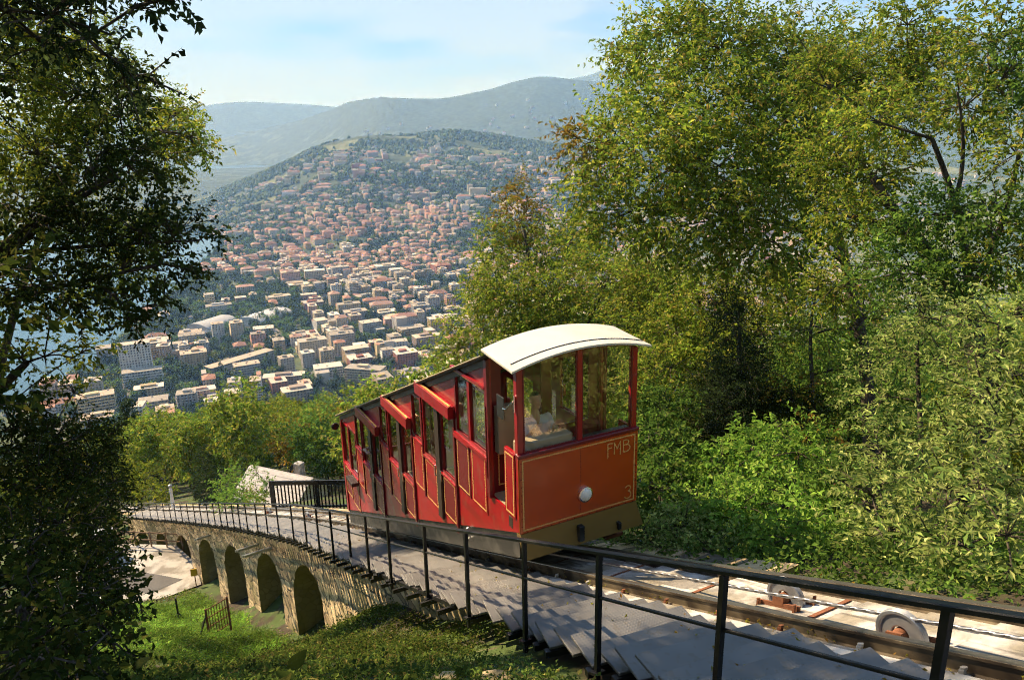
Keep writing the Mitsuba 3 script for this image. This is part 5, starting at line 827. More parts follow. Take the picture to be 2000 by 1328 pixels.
# big leaved plant close to the camera at the lower left, every leaf a part
rb = np.random.default_rng(91)
def big_leaf(key, P_, D_, size, c, rg):
    D_ = unit(D_); S = unit(np.cross(D_, np.array([0, 0, 1.0]) + rg.normal(size=3) * .5)); N = np.cross(S, D_); t_ = np.linspace(0, 1, 7); wd = size * .36 * np.sin(np.pi * t_ ** 0.75) ** .8; rows = []
    for t1, w1 in zip(t_, wd):
        m_ = P_ + D_ * size * t1 - N * size * .28 * t1 ** 2; rows += [m_ - S * w1 + N * w1 * .35, m_, m_ + S * w1 + N * w1 * .35]
    v = np.array(rows); f = []
    for i in range(6):
        for j in range(2): b = i * 3 + j; f += [[b, b + 1, b + 4], [b, b + 4, b + 3]]
    add(key, (v, np.array(f)), 'leaf_gloss', True, color=np.repeat([c], len(v), 0))
def leafy_plant(cx, cy, label, nst, h, size):
    key = num('broadleaf_plant'); z0 = float(ground_z(np.array([cx]), np.array([cy]))[0])
    for s_ in range(nst):
        a = rb.random() * 6.28; lean = .35 * rb.random() + .1; hh = h * (.6 + .5 * rb.random()); t_ = np.linspace(0, 1, 8)[:, None]
        base = np.array([cx + .12 * rb.normal(), cy + .12 * rb.normal(), z0 - .05]); tipv = base + np.array([math.cos(a) * lean * hh, math.sin(a) * lean * hh, hh]); path = base * (1 - t_) + tipv * t_ + np.array([0, 0, -.08]) * t_ ** 2
        add(num(key + '__stem'), tube(path, np.linspace(.008, .004, 8), 5), 'bark', True)
        for j in range(9):
            tt = .25 + .75 * j / 8; P_ = base * (1 - tt) + tipv * tt; a2 = j * 2.4 + rb.random(); D_ = np.array([math.cos(a2), math.sin(a2), .15 + .3 * rb.normal() * .5])
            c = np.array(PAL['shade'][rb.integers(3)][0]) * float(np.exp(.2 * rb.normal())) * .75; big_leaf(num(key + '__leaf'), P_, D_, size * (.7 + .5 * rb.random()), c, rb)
    tag(key, label, 'plant')
for cx, cy, lab, nst, h, size in ((-1.75, 2.3, 'broad leaved plant in the shade closest to the bottom left corner', 5, .5, .16), (-1.15, 3.1, 'broad leaved plant in the shade just right of the one in the corner', 4, .6, .14), (-2.5, 3.4, 'broad leaved plant in the shade by the left edge above the corner one', 5, .8, .15), (-2.35, 4.1, 'broad leaved plant in the shade farthest from the viewer of the four at lower left', 4, .42, .10)):
    leafy_plant(cx, cy, lab, nst, h, size)
# ---------------------------------------------------------------- the town
def boxq(x0, y0, z0, x1, y1, z1):
    v = np.array([(x, y, z) for x in (x0, x1) for y in (y0, y1) for z in (z0, z1)], float); return v, BOXF
class VM:
    def __init__(s): s.v, s.f, s.c, s.n = [], [], [], 0
    def put(s, v, f, c):
        v = np.asarray(v, float); s.v.append(v); s.f.append(np.asarray(f) + s.n); s.c.append(np.broadcast_to(np.asarray(c, float), (len(v), 3))); s.n += len(v)
    def get(s, place): v = np.vstack(s.v); return (place(v), np.vstack(s.f)), np.vstack(s.c)
    def __bool__(s): return s.n > 0
WALLS = {'cream': (.52, .43, .29), 'white': (.60, .57, .51), 'pale grey': (.38, .36, .33), 'salmon pink': (.55, .33, .24), 'ochre': (.50, .36, .19), 'brick red': (.34, .13, .085), 'light brown': (.36, .27, .20), 'yellowish': (.60, .50, .28), 'sand coloured': (.50, .43, .33)}
def building(rg, w, d_, h, fl, wall, hip, balc):
    """(walls, roof, windows, balconies) in the building's own frame; w along x, d_ along y"""
    Wm, Rm, Gm, Bm = VM(), VM(), VM(), VM(); wc = 0.86 * np.array(WALLS[wall]) * float(np.exp(.10 * rg.normal()))
    Wm.put(*boxq(-w / 2, -d_ / 2, -6, w / 2, d_ / 2, h), wc)
    if min(w, d_) > 9 and rg.random() < .38:
        sx, sy, lw, ld, hh_ = (1 if rg.random() < .5 else -1), (1 if rg.random() < .5 else -1), w * (.28 + .2 * rg.random()), d_ * (.5 + .5 * rg.random()), h * (.55 + .6 * rg.random()); x0, y0 = sx * w / 2 - sx * lw, sy * d_ / 2 - sy * .5
        Wm.put(*boxq(min(x0, x0 + sx * lw), min(y0, y0 + sy * ld), -6, max(x0, x0 + sx * lw), max(y0, y0 + sy * ld), hh_), wc * .97); rw_ = np.array([(.48, .42, .33), (.36, .18, .11), (.34, .30, .25)][rg.integers(3)])
        Rm.put(*boxq(min(x0, x0 + sx * lw) - .3, min(y0, y0 + sy * ld) - .3, hh_, max(x0, x0 + sx * lw) + .3, max(y0, y0 + sy * ld) + .3, hh_ + .5), rw_)
    if hip:
        e = .6; rh = min(w, d_) * .24; rc = np.array([(.35, .165, .10), (.30, .15, .10), (.41, .235, .16)][rg.integers(3)]) * float(np.exp(.12 * rg.normal())); k = (w - d_) / 2 if w > d_ else 0; k2 = (d_ - w) / 2 if d_ > w else 0
        b = [(-w / 2 - e, -d_ / 2 - e, h), (w / 2 + e, -d_ / 2 - e, h), (w / 2 + e, d_ / 2 + e, h), (-w / 2 - e, d_ / 2 + e, h)]; t_ = [(-k, -k2, h + rh), (k, -k2, h + rh), (k, k2, h + rh), (-k, k2, h + rh)]
        Rm.put(b + t_, [[0, 1, 5], [0, 5, 4], [1, 2, 6], [1, 6, 5], [2, 3, 7], [2, 7, 6], [3, 0, 4], [3, 4, 7], [0, 2, 1], [0, 3, 2], [4, 5, 6], [4, 6, 7]], rc)
        for _ in range(rg.integers(1, 3)): cx_, cy_ = (rg.random(2) - .5) * np.array([w, d_]) * .5; Rm.put(*boxq(cx_ - .5, cy_ - .5, h, cx_ + .5, cy_ + .5, h + rh + .8), wc * .8)
    else:
        rc = np.array([(.48, .41, .31), (.56, .49, .38), (.30, .26, .20), (.42, .33, .23)][rg.integers(4)]) * float(np.exp(.12 * rg.normal())); Rm.put(*boxq(-w / 2 - .4, -d_ / 2 - .4, h, w / 2 + .4, d_ / 2 + .4, h + .45), np.minimum(rc * 1.15, .75)); Rm.put([(-w / 2 + .3, -d_ / 2 + .3, h + .46), (w / 2 - .3, -d_ / 2 + .3, h + .46), (w / 2 - .3, d_ / 2 - .3, h + .46), (-w / 2 + .3, d_ / 2 - .3, h + .46)], [[0, 1, 2], [0, 2, 3]], rc)
        if rg.random() < .75: a, b = w * (.2 + .25 * rg.random()), d_ * (.2 + .2 * rg.random()); ox, oy = (rg.random(2) - .5) * np.array([w - 2 * a, d_ - 2 * b]) * .6; Rm.put(*boxq(ox - a / 1.6, oy - b / 1.6, h + .45, ox + a / 1.6, oy + b / 1.6, h + 3.0), wc)
        for _ in range(rg.integers(1, 5)): ox, oy = (rg.random(2) - .5) * np.array([w, d_]) * .8; Rm.put(*boxq(ox - .8, oy - .6, h + .45, ox + .8, oy + .6, h + 1.6), rc * .8)
    fh = h / fl; gc = np.array((.045, .05, .055)) if rg.random() < .7 else np.array((.10, .085, .07))
    for (ax, ln, off) in ((0, w, d_ / 2), (0, w, -d_ / 2), (1, d_, w / 2), (1, d_, -w / 2)):
        n = max(2, int(ln / 3.2)); sg = np.sign(off); band = balc and ax == 0
        for k in range(fl):
            z0, z1 = k * fh + .9, k * fh + fh - .55; sh = rg.random(n) < .2
            for q in range(n):
                c_ = (q + .5) / n * ln - ln / 2; hw = ln / n * (.42 if band else .27); o = off + sg * .06
                pts = [(c_ - hw, o, z0), (c_ + hw, o, z0), (c_ + hw, o, z1), (c_ - hw, o, z1)]
                if ax: pts = [(p_[1], p_[0], p_[2]) for p_ in pts]
                Gm.put(pts, [[0, 1, 2], [0, 2, 3]], wc * .55 if sh[q] else gc)
            if band or (balc and rg.random() < .2):
                a, b = (-ln / 2, ln / 2) if band else (-ln * .25, ln * .25); o2 = off + sg * 1.35; v, f = boxq(a, min(off, o2), k * fh - .15, b, max(off, o2), k * fh + .06); v2, f2 = boxq(a, o2 - .06, k * fh, b, o2 + .06, k * fh + .95)
                if ax: v, v2 = v[:, [1, 0, 2]], v2[:, [1, 0, 2]]
                bc = np.minimum(wc * 1.25, .78); Bm.put(v, f, bc); Bm.put(v2, f2, bc)
    return Wm, Rm, Gm, Bm
def placer(x, y, z, th):
    c_, s_ = math.cos(th), math.sin(th); M_ = np.array([[c_, -s_, 0], [s_, c_, 0], [0, 0, 1]]); return lambda v: v @ M_.T + np.array([x, y, z])
rt = np.random.default_rng(5); lots = []
def shore_x(y): return np.interp(y, SHORE[:8, 1], SHORE[:8, 0])
def park(x, y): return (y > 1180) & (y < 1560) & (x < shore_x(y) + 130 + 50 * np.sin(y / 70)) | (y > 960) & (y < 1130) & (x < shore_x(y) + 60)
HALL = [(-470, 1120), (-395, 1185)]
AV = np.array([(-470, 1340), (-340, 1060)], float)
for gi, (th0, y0, y1, bx, by, x0, x1) in enumerate(((24, 690, 1560, 49, 35, -720, 640), (30, 1560, 2250, 38, 31, -900, 760), (12, 2250, 3000, 60, 48, -1250, 900))):
    th = math.radians(th0); c_, s_ = math.cos(th), math.sin(th)
    for i in range(-45, 46):
        for j in range(-60, 90):
            u_, w_ = i * bx, j * by + (7 if i % 2 else 0); px_, py_ = c_ * u_ - s_ * w_ - 200, s_ * u_ + c_ * w_ + 1400
            if not (y0 <= py_ < y1 and x0 < px_ < x1): continue
            if px_ < shore_x(py_) + 25 or (gi < 2 and park(px_, py_)): continue
            az_ = math.degrees(math.atan2(px_, py_)); r_ = math.hypot(px_, py_)
            if az_ < -34 or az_ > 33 or (az_ > 4 and rt.random() < .45) or r_ < 790: continue
            lots.append((px_, py_, th, bx, by, gi))
blds = []
for (px_, py_, th, bx, by, gi) in lots:
    if abs(px_ + 435) < 95 and abs(py_ - 1150) < 75: continue
    if math.hypot(px_ + 472, py_ - 886) < 45 or math.hypot(px_ + 184, py_ - 832) < 40: continue
    dens_ = .93 if gi == 0 else .93 if gi == 1 else .42
    dens_ *= 1 - .55 * (meshkit.fbm(np.array([[px_ / 190, py_ / 190, 2.0]]), 2, 6)[0] > .6)
    n = 2 if rt.random() < .5 else 1
    for k in range(n):
        if rt.random() > dens_: continue
        w = (bx / n - 6) * (.62 + .33 * rt.random()); d_ = min((by - 10) * (.55 + .4 * rt.random()), 19); o = (k - (n - 1) / 2) * bx / n
        x = px_ + math.cos(th) * o + rt.normal() * 2; y = py_ + math.sin(th) * o + rt.normal() * 2
        old = gi == 1 and math.hypot(x + 520, y - 1850) < 480
        if gi == 0: fl = int(rt.choice([3, 4, 5, 6, 7, 8, 9], p=[.12, .18, .22, .2, .14, .09, .05]))
        elif old: fl = int(rt.choice([3, 4, 5]))
        else: fl = int(rt.choice([2, 3, 4, 5, 6, 7], p=[.16, .25, .22, .17, .12, .08]))
        hip = rt.random() < (.75 if old else .2 if gi == 0 else .25)
        wall = str(rt.choice(list(WALLS), p=[.26, .16, .12, .11, .07, .04, .09, .07, .08])) if not old else str(rt.choice(['salmon pink', 'ochre', 'cream', 'sand coloured', 'yellowish'], p=[.35, .2, .2, .15, .1]))
        blds.append([x, y, th + rt.normal() * .06 + (math.pi / 2 if rt.random() < .4 and w < by * .8 else 0), w, d_, fl, hip, wall, (not hip) and rt.random() < .5, math.hypot(x, y)])
# landmarks by the lake and in the front rows
LM = [(-474, 888, .42, 36, 15, 14, False, 'white', False, 'tall white tower block by the lake, highest building at the lower left', 3.3),
      (-455, 862, .42, 44, 16, 6, False, 'white', True, 'broad white block at the foot of the tall white tower block', 3.2),
      (-350, 905, .95, 92, 16, 6, False, 'pale grey', True, 'very long grey block with stepped balconies stretching away right of the white tower block', 3.1),
      (-176, 838, -.25, 46, 18, 8, False, 'cream', True, 'wide cream block with rows of white balconies nearest the front roof of the red car', 3.1),
      (-275, 842, .2, 48, 16, 5, False, 'light brown', False, 'long brown block with a flat roof directly above the top of the wood', 3.2),
      (-330, 872, .5, 30, 16, 7, False, 'pale grey', True, 'grey balcony block between the long stepped block and the long brown block', 3.1)]
for q in LM: blds = [b for b in blds if math.hypot(b[0] - q[0], b[1] - q[1]) > q[3] * .5 + 14]
gz = ground_z(np.array([b[0] for b in blds]), np.array([b[1] for b in blds]), False)
order = np.argsort([b[9] for b in blds]); ORD = ['first', 'second', 'third', 'fourth', 'fifth', 'sixth', 'seventh', 'eighth', 'ninth', 'tenth', 'eleventh', 'twelfth']
def name_number(n):
    if n <= 12: return ORD[n - 1]
    t_ = {2: 'twent', 3: 'thirt', 4: 'fort', 5: 'fift'}
    if n < 20: return ['thirteenth', 'fourteenth', 'fifteenth', 'sixteenth', 'seventeenth', 'eighteenth', 'nineteenth'][n - 13]
    return t_[n // 10] + ('ieth' if n % 10 == 0 else 'y-' + ORD[n % 10 - 1])
STO = ['', 'one', 'two', 'three', 'four', 'five', 'six', 'seven', 'eight', 'nine']
def emit(key, x, y, z, th, w, d_, fl, hip, wall, balc, fh, rg):
    Wm, Rm, Gm, Bm = building(rg, w, d_, fl * fh, fl, wall, hip, balc); pl = placer(x, y, z, th)
    for nm, V in (('walls', Wm), ('roof', Rm), ('windows', Gm), ('balconies', Bm)):
        if V:
            g, c_ = V.get(pl); add(f'{key}__{nm}', g, 'paint_vc', color=c_)
            if nm in ('windows', 'balconies'): tag(f'{key}__{nm}', kind='stuff')
front = [i for i in order if abs(math.degrees(math.atan2(blds[i][0], blds[i][1]))) < 90 and -33 < math.degrees(math.atan2(blds[i][0], blds[i][1])) < 6][:270]; fset = set(front)
rows = {}
for n_, i in enumerate(front): rows.setdefault(n_ // 18, []).append(i)
rest = VM(); restg = lambda v: v
for rn, ids in rows.items():
    for pos, i in enumerate(sorted(ids, key=lambda i: math.atan2(blds[i][0], blds[i][1]))):
        x, y, th, w, d_, fl, hip, wall, balc, _ = blds[i]; key = num('town_building'); fh = 3.0 + .3 * rt.random()
        emit(key, x, y, gz[i], th, w, d_, fl, hip, wall, balc, fh, rt)
        tag(key, f'{STO[fl]} storey {wall} block with {"red tiled" if hip else "flat"} roof, {name_number(pos + 1)} from left in {name_number(rn + 1)} town row', 'building', 'blocks of the town on the valley floor')
for q in LM:
    key = num('town_building'); emit(key, q[0], q[1], -297.5, q[2], q[3], q[4], q[5], q[6], q[7], q[8], q[10], rt); tag(key, q[9], 'building')
for i in order:
    if i in fset: continue
    x, y, th, w, d_, fl, hip, wall, balc, r_ = blds[i]
    for V in building(rt, w, d_, fl * 3.1, fl, wall, hip, False)[:3 if r_ < 1650 else 2]:
        if V: g, c_ = V.get(placer(x, y, gz[i], th)); rest.put(g[0], g[1], c_)
for R0, R1, n, a0, a1 in ((2300, 3080, 1300, -22, 9), (2350, 3300, 200, 9, 32), (4900, 6400, 260, -17, 8)):
    rr = R0 + (R1 - R0) * rt.random(n) ** 1.5; aa = (a0 + (a1 - a0) * rt.random(n)) * D2R; x, y = rr * np.sin(aa), rr * np.cos(aa); z = ground_z(x, y, False)
    for k in range(n):
        if z[k] < -299 or (meshkit.fbm(np.array([[x[k] / 150, y[k] / 150, 0]]), 2, 17)[0] < .45): continue
        s_ = 1.15 if R0 < 4000 else 1.5; V = building(rt, 12 * s_ * (.8 + .8 * rt.random()), 10 * s_ * (.8 + .4 * rt.random()), (6 + 4 * rt.random()) * s_, 2, str(rt.choice(['cream', 'white', 'sand coloured', 'pale grey'])), rt.random() < .35, False)
        for q in V[:2]: g, c_ = q.get(placer(x[k], y[k], z[k], rt.random() * 3)); rest.put(g[0], g[1], c_)
g, c_ = rest.get(lambda v: v); add('distant_houses', g, 'paint_vc', color=c_); tag('distant_houses', kind='stuff')
# sheds with barrel roofs, sports ground
for k, (hx_, hy_, L_, W_, lab) in enumerate(((-468, 1118, 62, 46, 'shed with a grey barrel roof, left of the pair beside the avenue of trees'), (-398, 1160, 74, 52, 'shed with a white barrel roof, right of the pair beside the avenue of trees'))):
    key = num('exhibition_shed'); pl = placer(hx_, hy_, -297, math.radians(65)); t_ = np.linspace(0, np.pi, 13); v = []; V = VM(); V.put(*boxq(-L_ / 2, -W_ / 2, -3, L_ / 2, W_ / 2, 8), (.62, .60, .56)); g, c_ = V.get(pl); add(key + '__walls', g, 'paint_vc', color=c_)
    for x_ in (-L_ / 2, L_ / 2): v += [(x_, -W_ / 2 * math.cos(q), 8 + 9 * math.sin(q)) for q in t_] + [(x_, 0, 8)]
    f = []
    for j in range(12): f += [[j, j + 1, 14 + j + 1], [j, 14 + j + 1, 14 + j], [13, j, j + 1], [27, 14 + j + 1, 14 + j]]
    V = VM(); V.put(v, f, (.38, .37, .35) if k == 0 else (.5, .49, .46)); g, c_ = V.get(pl); add(key + '__roof', g, 'paint_vc', color=c_); tag(key, lab, 'shed')
def flat_patch(key, pts, z, bs):
    tri = trimesh.creation.triangulate_polygon(Polygon(pts), engine='earcut'); add(key, (np.column_stack([tri[0], np.full(len(tri[0]), z)]), tri[1]), bs); tag(key, kind='structure')
mat('clay_court', pr((.52, .24, .11), .9)); mat('street', pr((.24, .225, .205), .9))
flat_patch('sports_ground', [(-560, 1010), (-500, 1030), (-515, 1085), (-572, 1062)], -293.6, 'clay_court')
for k, (p_, q_, w_) in enumerate((((-500, 1400), (-330, 1020), 17), ((-250, 1330), (-120, 900), 12), ((-560, 1000), (-250, 880), 11), ((-700, 1640), (-150, 1320), 12), ((-170, 1500), (330, 1250), 11), ((-520, 905), (-575, 1080), 12))):
    p_, q_ = np.array(p_, float), np.array(q_, float); n_ = (q_ - p_)[::-1] * [1, -1]; n_ = n_ / np.linalg.norm(n_) * w_ / 2; flat_patch(num('town_street'), [p_ - n_, q_ - n_, q_ + n_, p_ + n_], -293.9 + .02 * k, 'street')
# ---------------------------------------------------------------- trees of the town and the hills
def town_tree(name, seed, pal, R_, H, nl=190, size=1.5):
    p = Plant(seed); rg = p.rg; c_ = ball(nl, rg, .6) * np.array([R_, R_, H * .36]) + np.array([0, 0, H * .6]); c_ *= np.exp(.12 * rg.normal(size=(nl, 1)))
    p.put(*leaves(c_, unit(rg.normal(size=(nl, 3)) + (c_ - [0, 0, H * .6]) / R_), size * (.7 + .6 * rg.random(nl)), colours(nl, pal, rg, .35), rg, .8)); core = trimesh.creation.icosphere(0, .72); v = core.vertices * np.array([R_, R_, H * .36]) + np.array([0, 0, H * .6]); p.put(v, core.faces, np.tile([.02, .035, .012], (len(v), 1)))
    cm, cc = p.crown(); scene[name] = {'type': 'shapegroup', 'trunk': mikit.ply(tube([(0, 0, -1), (0, 0, H * .5)], .3, 5), 'bark'), 'crown': mikit.ply(cm, 'leaf', color=cc)}
TT = [('town_tree_model_a', 'green', 4.2, 10), ('town_tree_model_b', 'dark', 3.4, 11), ('town_tree_model_c', 'shade', 5, 11), ('town_tree_model_d', 'dark', 2.0, 14), ('town_tree_model_e', 'olive', 4.2, 9)]
for k, (nm, pal, R_, H) in enumerate(TT): town_tree(nm, 700 + k, pal, R_, H)
bx_ = np.array([b[:2] for b in blds] + [q[:2] for q in LM]); br_ = np.array([max(b[3], b[4]) for b in blds] + [max(q[3], q[4]) for q in LM]); kd = cKDTree(bx_); ttr = []
def free(x, y, m_=2.5): d_, i = kd.query((x, y)); return d_ > br_[i] * .5 + m_
for k in range(19000):
    r_ = math.sqrt(rt.random() * (2700 ** 2 - 760 ** 2) + 760 ** 2); a = (-33 + 42 * rt.random()) * D2R; x, y = r_ * math.sin(a), r_ * math.cos(a)
    if x < shore_x(y) + 6: continue
    if (park(x, y) and rt.random() < .95) or (free(x, y) and meshkit.fbm(np.array([[x / 120, y / 120, 7.0]]), 2, 4)[0] > .30): ttr.append((x, y, r_))
for s_ in (-1, 1):
    for q in np.arange(0, 1, .03): p_ = np.array((-500, 1400)) * (1 - q) + np.array((-330, 1020)) * q; ttr.append((p_[0] + s_ * 10, p_[1] + s_ * 4, float(np.hypot(*p_))))
for k in range(500):
    x, y = -800 + 1500 * rt.random(), 640 + 190 * rt.random()
    if free(x, y) and x > shore_x(y): ttr.append((x, y, math.hypot(x, y)))
ttr.sort(key=lambda q: q[2]); tz = ground_z(np.array([q[0] for q in ttr]), np.array([q[1] for q in ttr]), False); nI = 0
TL = ['round green', 'dark green', 'bushy dark green', 'slender dark', 'yellowish']
for k, (x, y, r_) in enumerate(ttr):
    v_ = int(rt.choice(5, p=[.27, .26, .24, .1, .13])); s_ = .75 + .7 * rt.random(); mtx = T().translate([float(x), float(y), float(tz[k])]).rotate([0, 0, 1], float(360 * rt.random())).scale([s_, s_, s_ * (.8 + .4 * rt.random())]); az_ = math.degrees(math.atan2(x, y))
    if nI < 150 and az_ < 4 and r_ > 800:
        nI += 1; key = num('town_tree'); wh = 'at the lakeside end of' if az_ < -24 else 'left of the middle of' if az_ < -17 else 'in the middle of' if az_ < -10 else 'towards the red car in'
        tag(key, f'{TL[v_]} tree {wh} the front rows of the town', 'tree', f'{TL[v_]} trees {wh} the front rows of the town')
    else: key = f'distant_trees__{k:04d}'
    scene[key] = {'type': 'instance', 'to_world': mtx, 'sg': {'type': 'ref', 'id': TT[v_][0]}}
tag('distant_trees', kind='stuff')
ico = trimesh.creation.icosphere(0); n = 17000; rr = 2250 + 1500 * rt.random(n) ** .9; aa = (-26 + 40 * rt.random(n)) * D2R; x, y = rr * np.sin(aa), rr * np.cos(aa); z = ground_z(x, y, False)
g = meshkit.fbm(np.stack([x / 170, y / 170, x * 0], -1), 3, 23); kp = (z > -299) & (g + .18 * rt.random(n) > .50); x, y, z = x[kp], y[kp], z[kp]; n = len(x)
s_ = (4.2 + 4.5 * rt.random(n))[:, None, None]; v = ico.vertices[None] * s_ * np.array([1, 1, 1.15]) * np.exp(.16 * rt.normal(size=(n, 12, 1))) + np.stack([x, y, z + 4], -1)[:, None]
f = (ico.faces[None] + (np.arange(n) * 12)[:, None, None]).reshape(-1, 3); add('hill_wood', (v.reshape(-1, 3), f), 'paint_vc', color=np.repeat(np.array([(.060, .092, .025)]) * np.exp(.3 * rt.normal(size=(n, 1))), 12, 0)); tag('hill_wood', kind='stuff')
# ---------------------------------------------------------------- things round the viaduct
def world_box(m, c_, half, th=0.0):
    v, f = boxq(-half[0], -half[1], -half[2], half[0], half[1], half[2]); m.raw(placer(c_[0], c_[1], c_[2], th)(v), f)
# concrete turning place below the arches
flat_patch('concrete_yard', [(-29.5, 41.0), (-24, 41.6), (-21.4, 43.6), (-23.0, 46.4), (-25.3, 48.6), (-30, 49.0), (-33, 45.5)], -29.42, 'paving')
flat_patch('tar_patch', [(-28.4, 43.3), (-24.4, 42.6), (-22.9, 44.2), (-26.9, 45.4)], -29.405, 'asphalt')
key = 'yard_railing'
for q in np.linspace(0, 1, 5):
    p_ = np.array((-29.5, 48.8)) * (1 - q) + np.array((-24.6, 48.2)) * q; m = MB(); m.bar((p_[0], p_[1], -29.6), (p_[0], p_[1], -28.2), .08, .08, (1, 0, 0)); m.done(num(key + '__post'), 'wood_old')
for z in (-28.3, -28.9): m = MB(); m.bar((-29.5, 48.8, z), (-24.6, 48.2, z), .05, .08); m.done(num(key + '__rail'), 'wood_old')
tag(key, 'low two bar railing at the back of the concrete yard under the viaduct', 'railing')
key = 'yard_cabinet'; m = MB(); world_box(m, (-29.9, 47.6, -28.6), (.55, .35, .95), .3); m.done(key + '__case', 'steel_black'); m = MB(); world_box(m, (-29.9, 47.6, -27.6), (.62, .42, .05), .3); m.done(key + '__cap', 'galv'); tag(key, 'dark upright cabinet at the back left of the concrete yard', 'cabinet')
key = 'marker_sign'; m = MB(); m.bar((-21.55, 43.2, -29.9), (-21.55, 43.2, -28.5), .05, .05, (1, 0, 0)); m.done(key + '__post', 'rust'); m = MB(); world_box(m, (-21.55, 43.15, -28.2), (.2, .03, .26), .3); m.done(key + '__plate', 'yellow_paint'); tag(key, 'small yellow plate on a post against the viaduct pier beside the yard', 'sign')
# steel fence posts with struts, and the gate of rusty bars
for (x, y, lab) in ((-17.56, 32.85, 'thin dark steel fence post with two struts in the sunlit grass, the right one'), (-19.5, 33.0, 'thin dark steel fence post with struts in the grass, left one by bushes')):
    key = num('fence_post'); z = float(ground_z(np.array([x]), np.array([y]))[0]); m = MB(); m.bar((x, y, z - .1), (x, y, z + 1.45), .07, .07, (1, 0, 0)); m.done(key + '__upright', 'steel_black')
    for dx, dy in ((.55, -.15), (-.4, -.25)): m = MB(); m.bar((x, y, z + .6), (x + dx, y + dy, z - .05), .04, .04); m.done(num(key + '__strut'), 'steel_black')
    tag(key, lab, 'post')
key = 'iron_gate'; gx = np.array((-13.05, 26.6)); gy_ = np.array((-12.25, 26.95)); z0 = float(ground_z(np.array([gx[0]]), np.array([gx[1]]))[0])
z0 = min(z0, -19.5)
A = lambda t_, h: np.array([*(gx * (1 - t_) + gy_ * t_), z0 + h + .35 * t_])
for t_ in (0, 1): m = MB(); m.bar(A(t_, -.2), A(t_, 1.45), .07, .07, (1, 0, 0)); m.done(num(key + '__post'), 'rust')
for t_ in np.linspace(.12, .88, 7): m = MB(); m.bar(A(t_, .1), A(t_, 1.35), .025, .025, (1, 0, 0)); m.done(num(key + '__bar'), 'rust')
for h in (.12, .55, .98, 1.38): m = MB(); m.bar(A(0, h), A(1, h), .03, .04); m.done(num(key + '__rail'), 'rust')
m = MB(); m.bar(A(0, 1.2), A(0, -.1) + [-.35, -.5, 0], .05, .05); m.done(key + '__strut', 'steel_black'); tag(key, 'small rusty barred gate leaning beside a viaduct pier', 'gate')
# black picket barrier on the far side of the track
key = 'picket_barrier'; p0 = np.array((-13.2, 36.35)); p1 = np.array((-8.3, 36.35)); zt, zb_ = -18.25, -20.7
for q in np.linspace(0.02, .98, 25): p_ = p0 * (1 - q) + p1 * q; m = MB(); m.bar((p_[0], p_[1], zb_), (p_[0], p_[1], zt - .1), .075, .045, (0, 1, 0)); m.done(num(key + '__picket'), 'steel_black')
for z, h in ((zt - .08, .24), (-19.75, .10)): m = MB(); m.bar((*p0, z), (*p1, z), .10, h); m.done(num(key + '__rail'), 'steel_black')
for q in (.5, .0, 1.0): p_ = p0 * (1 - q) + p1 * q; m = MB(); m.bar((p_[0], p_[1] - .06, zb_ - .5), (p_[0], p_[1] - .06, zt + .08), .22, .10, (0, 1, 0)); m.done(num(key + '__post'), 'steel_black')
tag(key, 'black picket barrier between the white house and the lower end of the red car', 'fence')
# white house below
key = 'white_house'; pl = placer(-23.8, 68.5, -38.7, 1.15); hw, hd, hh, rh = 2.6, 3.6, 3.4, 1.9
poly = Polygon([(-hw, -4), (hw, -4), (hw, hh), (0, hh + rh), (-hw, hh)]); tm = trimesh.creation.extrude_polygon(poly, 2 * hd, engine='earcut'); v = np.stack([tm.vertices[:, 0], tm.vertices[:, 2] - hd, tm.vertices[:, 1]], -1); add(key + '__walls', (pl(v), tm.faces), 'whitewash')
for s_ in (-1, 1):
    k = num(key + '__roof'); v, f = boxq(0, -hd - .4, 0, math.hypot(hw, rh) + .5, hd + .4, .14); a = math.atan2(rh, hw); R_ = np.array([[math.cos(a), 0, math.sin(a)], [0, 1, 0], [-math.sin(a), 0, math.cos(a)]]); v = v @ R_.T; v[:, 0] *= s_; v[:, 2] += hh + rh + .02; add(k, (pl(v), f), 'slate')
    for j in range(8):
        v, f = boxq(.1 + j * .45, -hd - .38, .145, .5 + j * .45, hd + .38, .20 + .01 * (j % 2)); v = v @ R_.T; v[:, 0] *= s_; v[:, 2] += hh + rh + .02; add(num(k + '__slate_row'), (pl(v), f), 'slate')
m = MB(); v, f = boxq(1.0, -1.6, hh, 1.8, -.8, hh + rh + .7); m.raw(pl(v), f); m.done(key + '__chimney', 'concrete')
for (x, z, h) in ((-1.3, 1.2, 1.2), (1.2, 1.2, 1.2)): m = MB(); v, f = boxq(x - .4, -hd - .03, z, x + .4, -hd + .02, z + h); m.raw(pl(v), f); m.done(num(key + '__window'), 'brown')
for (x0, x1, y0, z) in ((-6.8, 7.2, -7.0, 1.2),): m = MB(); v, f = boxq(x0, y0, -4, x1, y0 + .35, z); m.raw(pl(v), f); m.done(key + '__terrace_wall', 'whitewash')
tag(key, 'small white house with pale gabled roof, left of the black picket barrier', 'house')
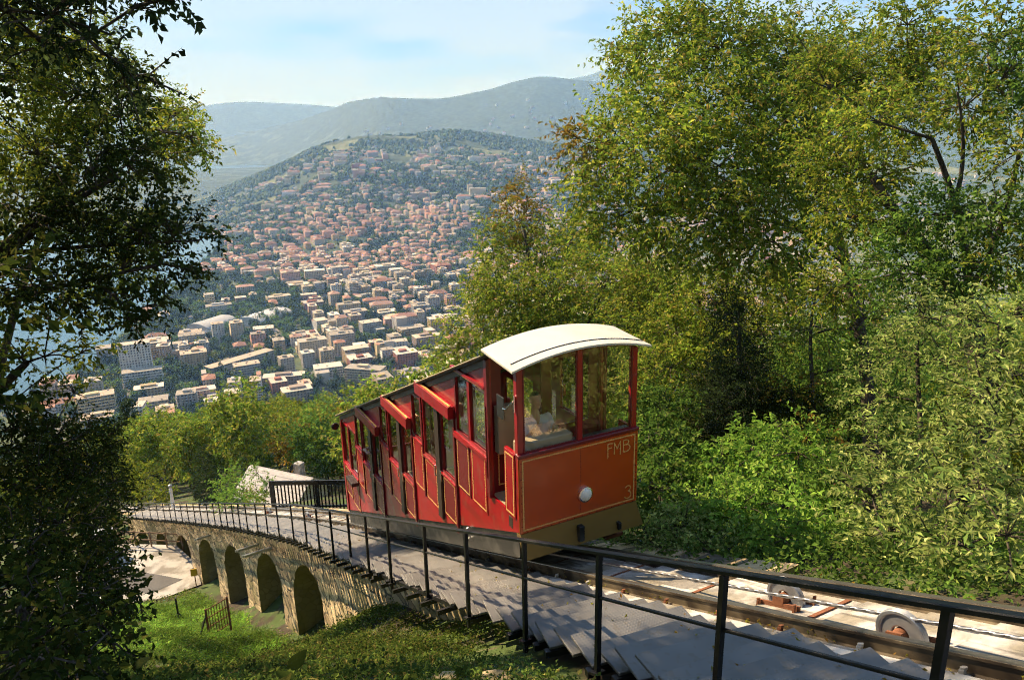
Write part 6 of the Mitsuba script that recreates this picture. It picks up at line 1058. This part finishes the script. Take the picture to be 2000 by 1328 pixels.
key = 'stone_pillar'; c_ = np.array((-27.95, 54.3)); m = MB(); m.raw(*lathe([(0, 0), (.17, 0), (.14, .5), (.11, 1.2), (.13, 1.5), (.12, 1.7), (0, 1.8)], np.array([c_[0], c_[1], -29.4]), [0, 0, 1], 14)); m.done(key + '__shaft', 'whitewash', 30); m = MB(); m.raw(*lathe([(0, 0), (.12, 0), (.17, .12), (.14, .25), (0, .32)], np.array([c_[0], c_[1], -27.62]), [0, 0, 1], 12)); m.done(key + '__cap', 'galv', 40); tag(key, 'short pale pillar with a cap standing beyond the viaduct railing at the left', 'pillar')
# mossy rocks on the bank
rk = np.random.default_rng(8)
for (a_, l_, s_, lab) in ((-3.2, -2.0, .15, 'pale mossy rock on the bank below the stairs, the largest one'), (-2.6, -2.3, .11, 'small mossy rock on the bank left of the largest rock'), (-4.3, -1.9, .12, 'small pale stone on the bank near the black railing posts')):
    p_ = TP(a_, l_, 0); z = float(ground_z(p_[:1], p_[1:2])[0]); t = trimesh.creation.icosphere(3); v = t.vertices * np.array([1.5, 1.0, .6]) * s_; v = v * (1 + .5 * (meshkit.fbm(v / s_ * .9 + rk.random(3) * 9, 4, 3) - .5)[:, None] * 1.6); key = num('rock'); add(key, (v + [p_[0], p_[1], z - .02], t.faces), 'stone', 35); tag(key, lab, 'rock')
# ---------------------------------------------------------------- the wooded slope on the left, beyond the edge of the view: it shades the bank
SHADE = [((-12.6, 12.6), 13, 4.0), ((-8.7, 6.6), 9.2, 3.8), ((-14, 10.5), 14, 4.6), ((-13, 2.5), 12, 4.4), ((-18, 16), 15, 5), ((-18, 5), 15, 5), ((-8.8, 0.6), 7.5, 3.2)]
for i, ((x, y), H_, R_) in enumerate(SHADE):
    key = num('slope_tree'); z = float(ground_z(np.array([x]), np.array([y]))[0]); rs_ = np.random.default_rng(880 + i); cs = ball(13, rs_, .45) * np.array([R_, R_, H_ * .34]) * .8 + np.array([x, y, z + H_ * .62])
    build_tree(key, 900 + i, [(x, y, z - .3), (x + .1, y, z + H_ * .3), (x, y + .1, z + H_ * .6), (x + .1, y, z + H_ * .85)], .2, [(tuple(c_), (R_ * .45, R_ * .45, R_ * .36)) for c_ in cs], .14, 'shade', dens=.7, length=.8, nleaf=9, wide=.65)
    tag(key, 'broadleaf tree on the slope at the left beyond the edge of view', 'tree', 'trees on the slope at the left')
_ = [0
]
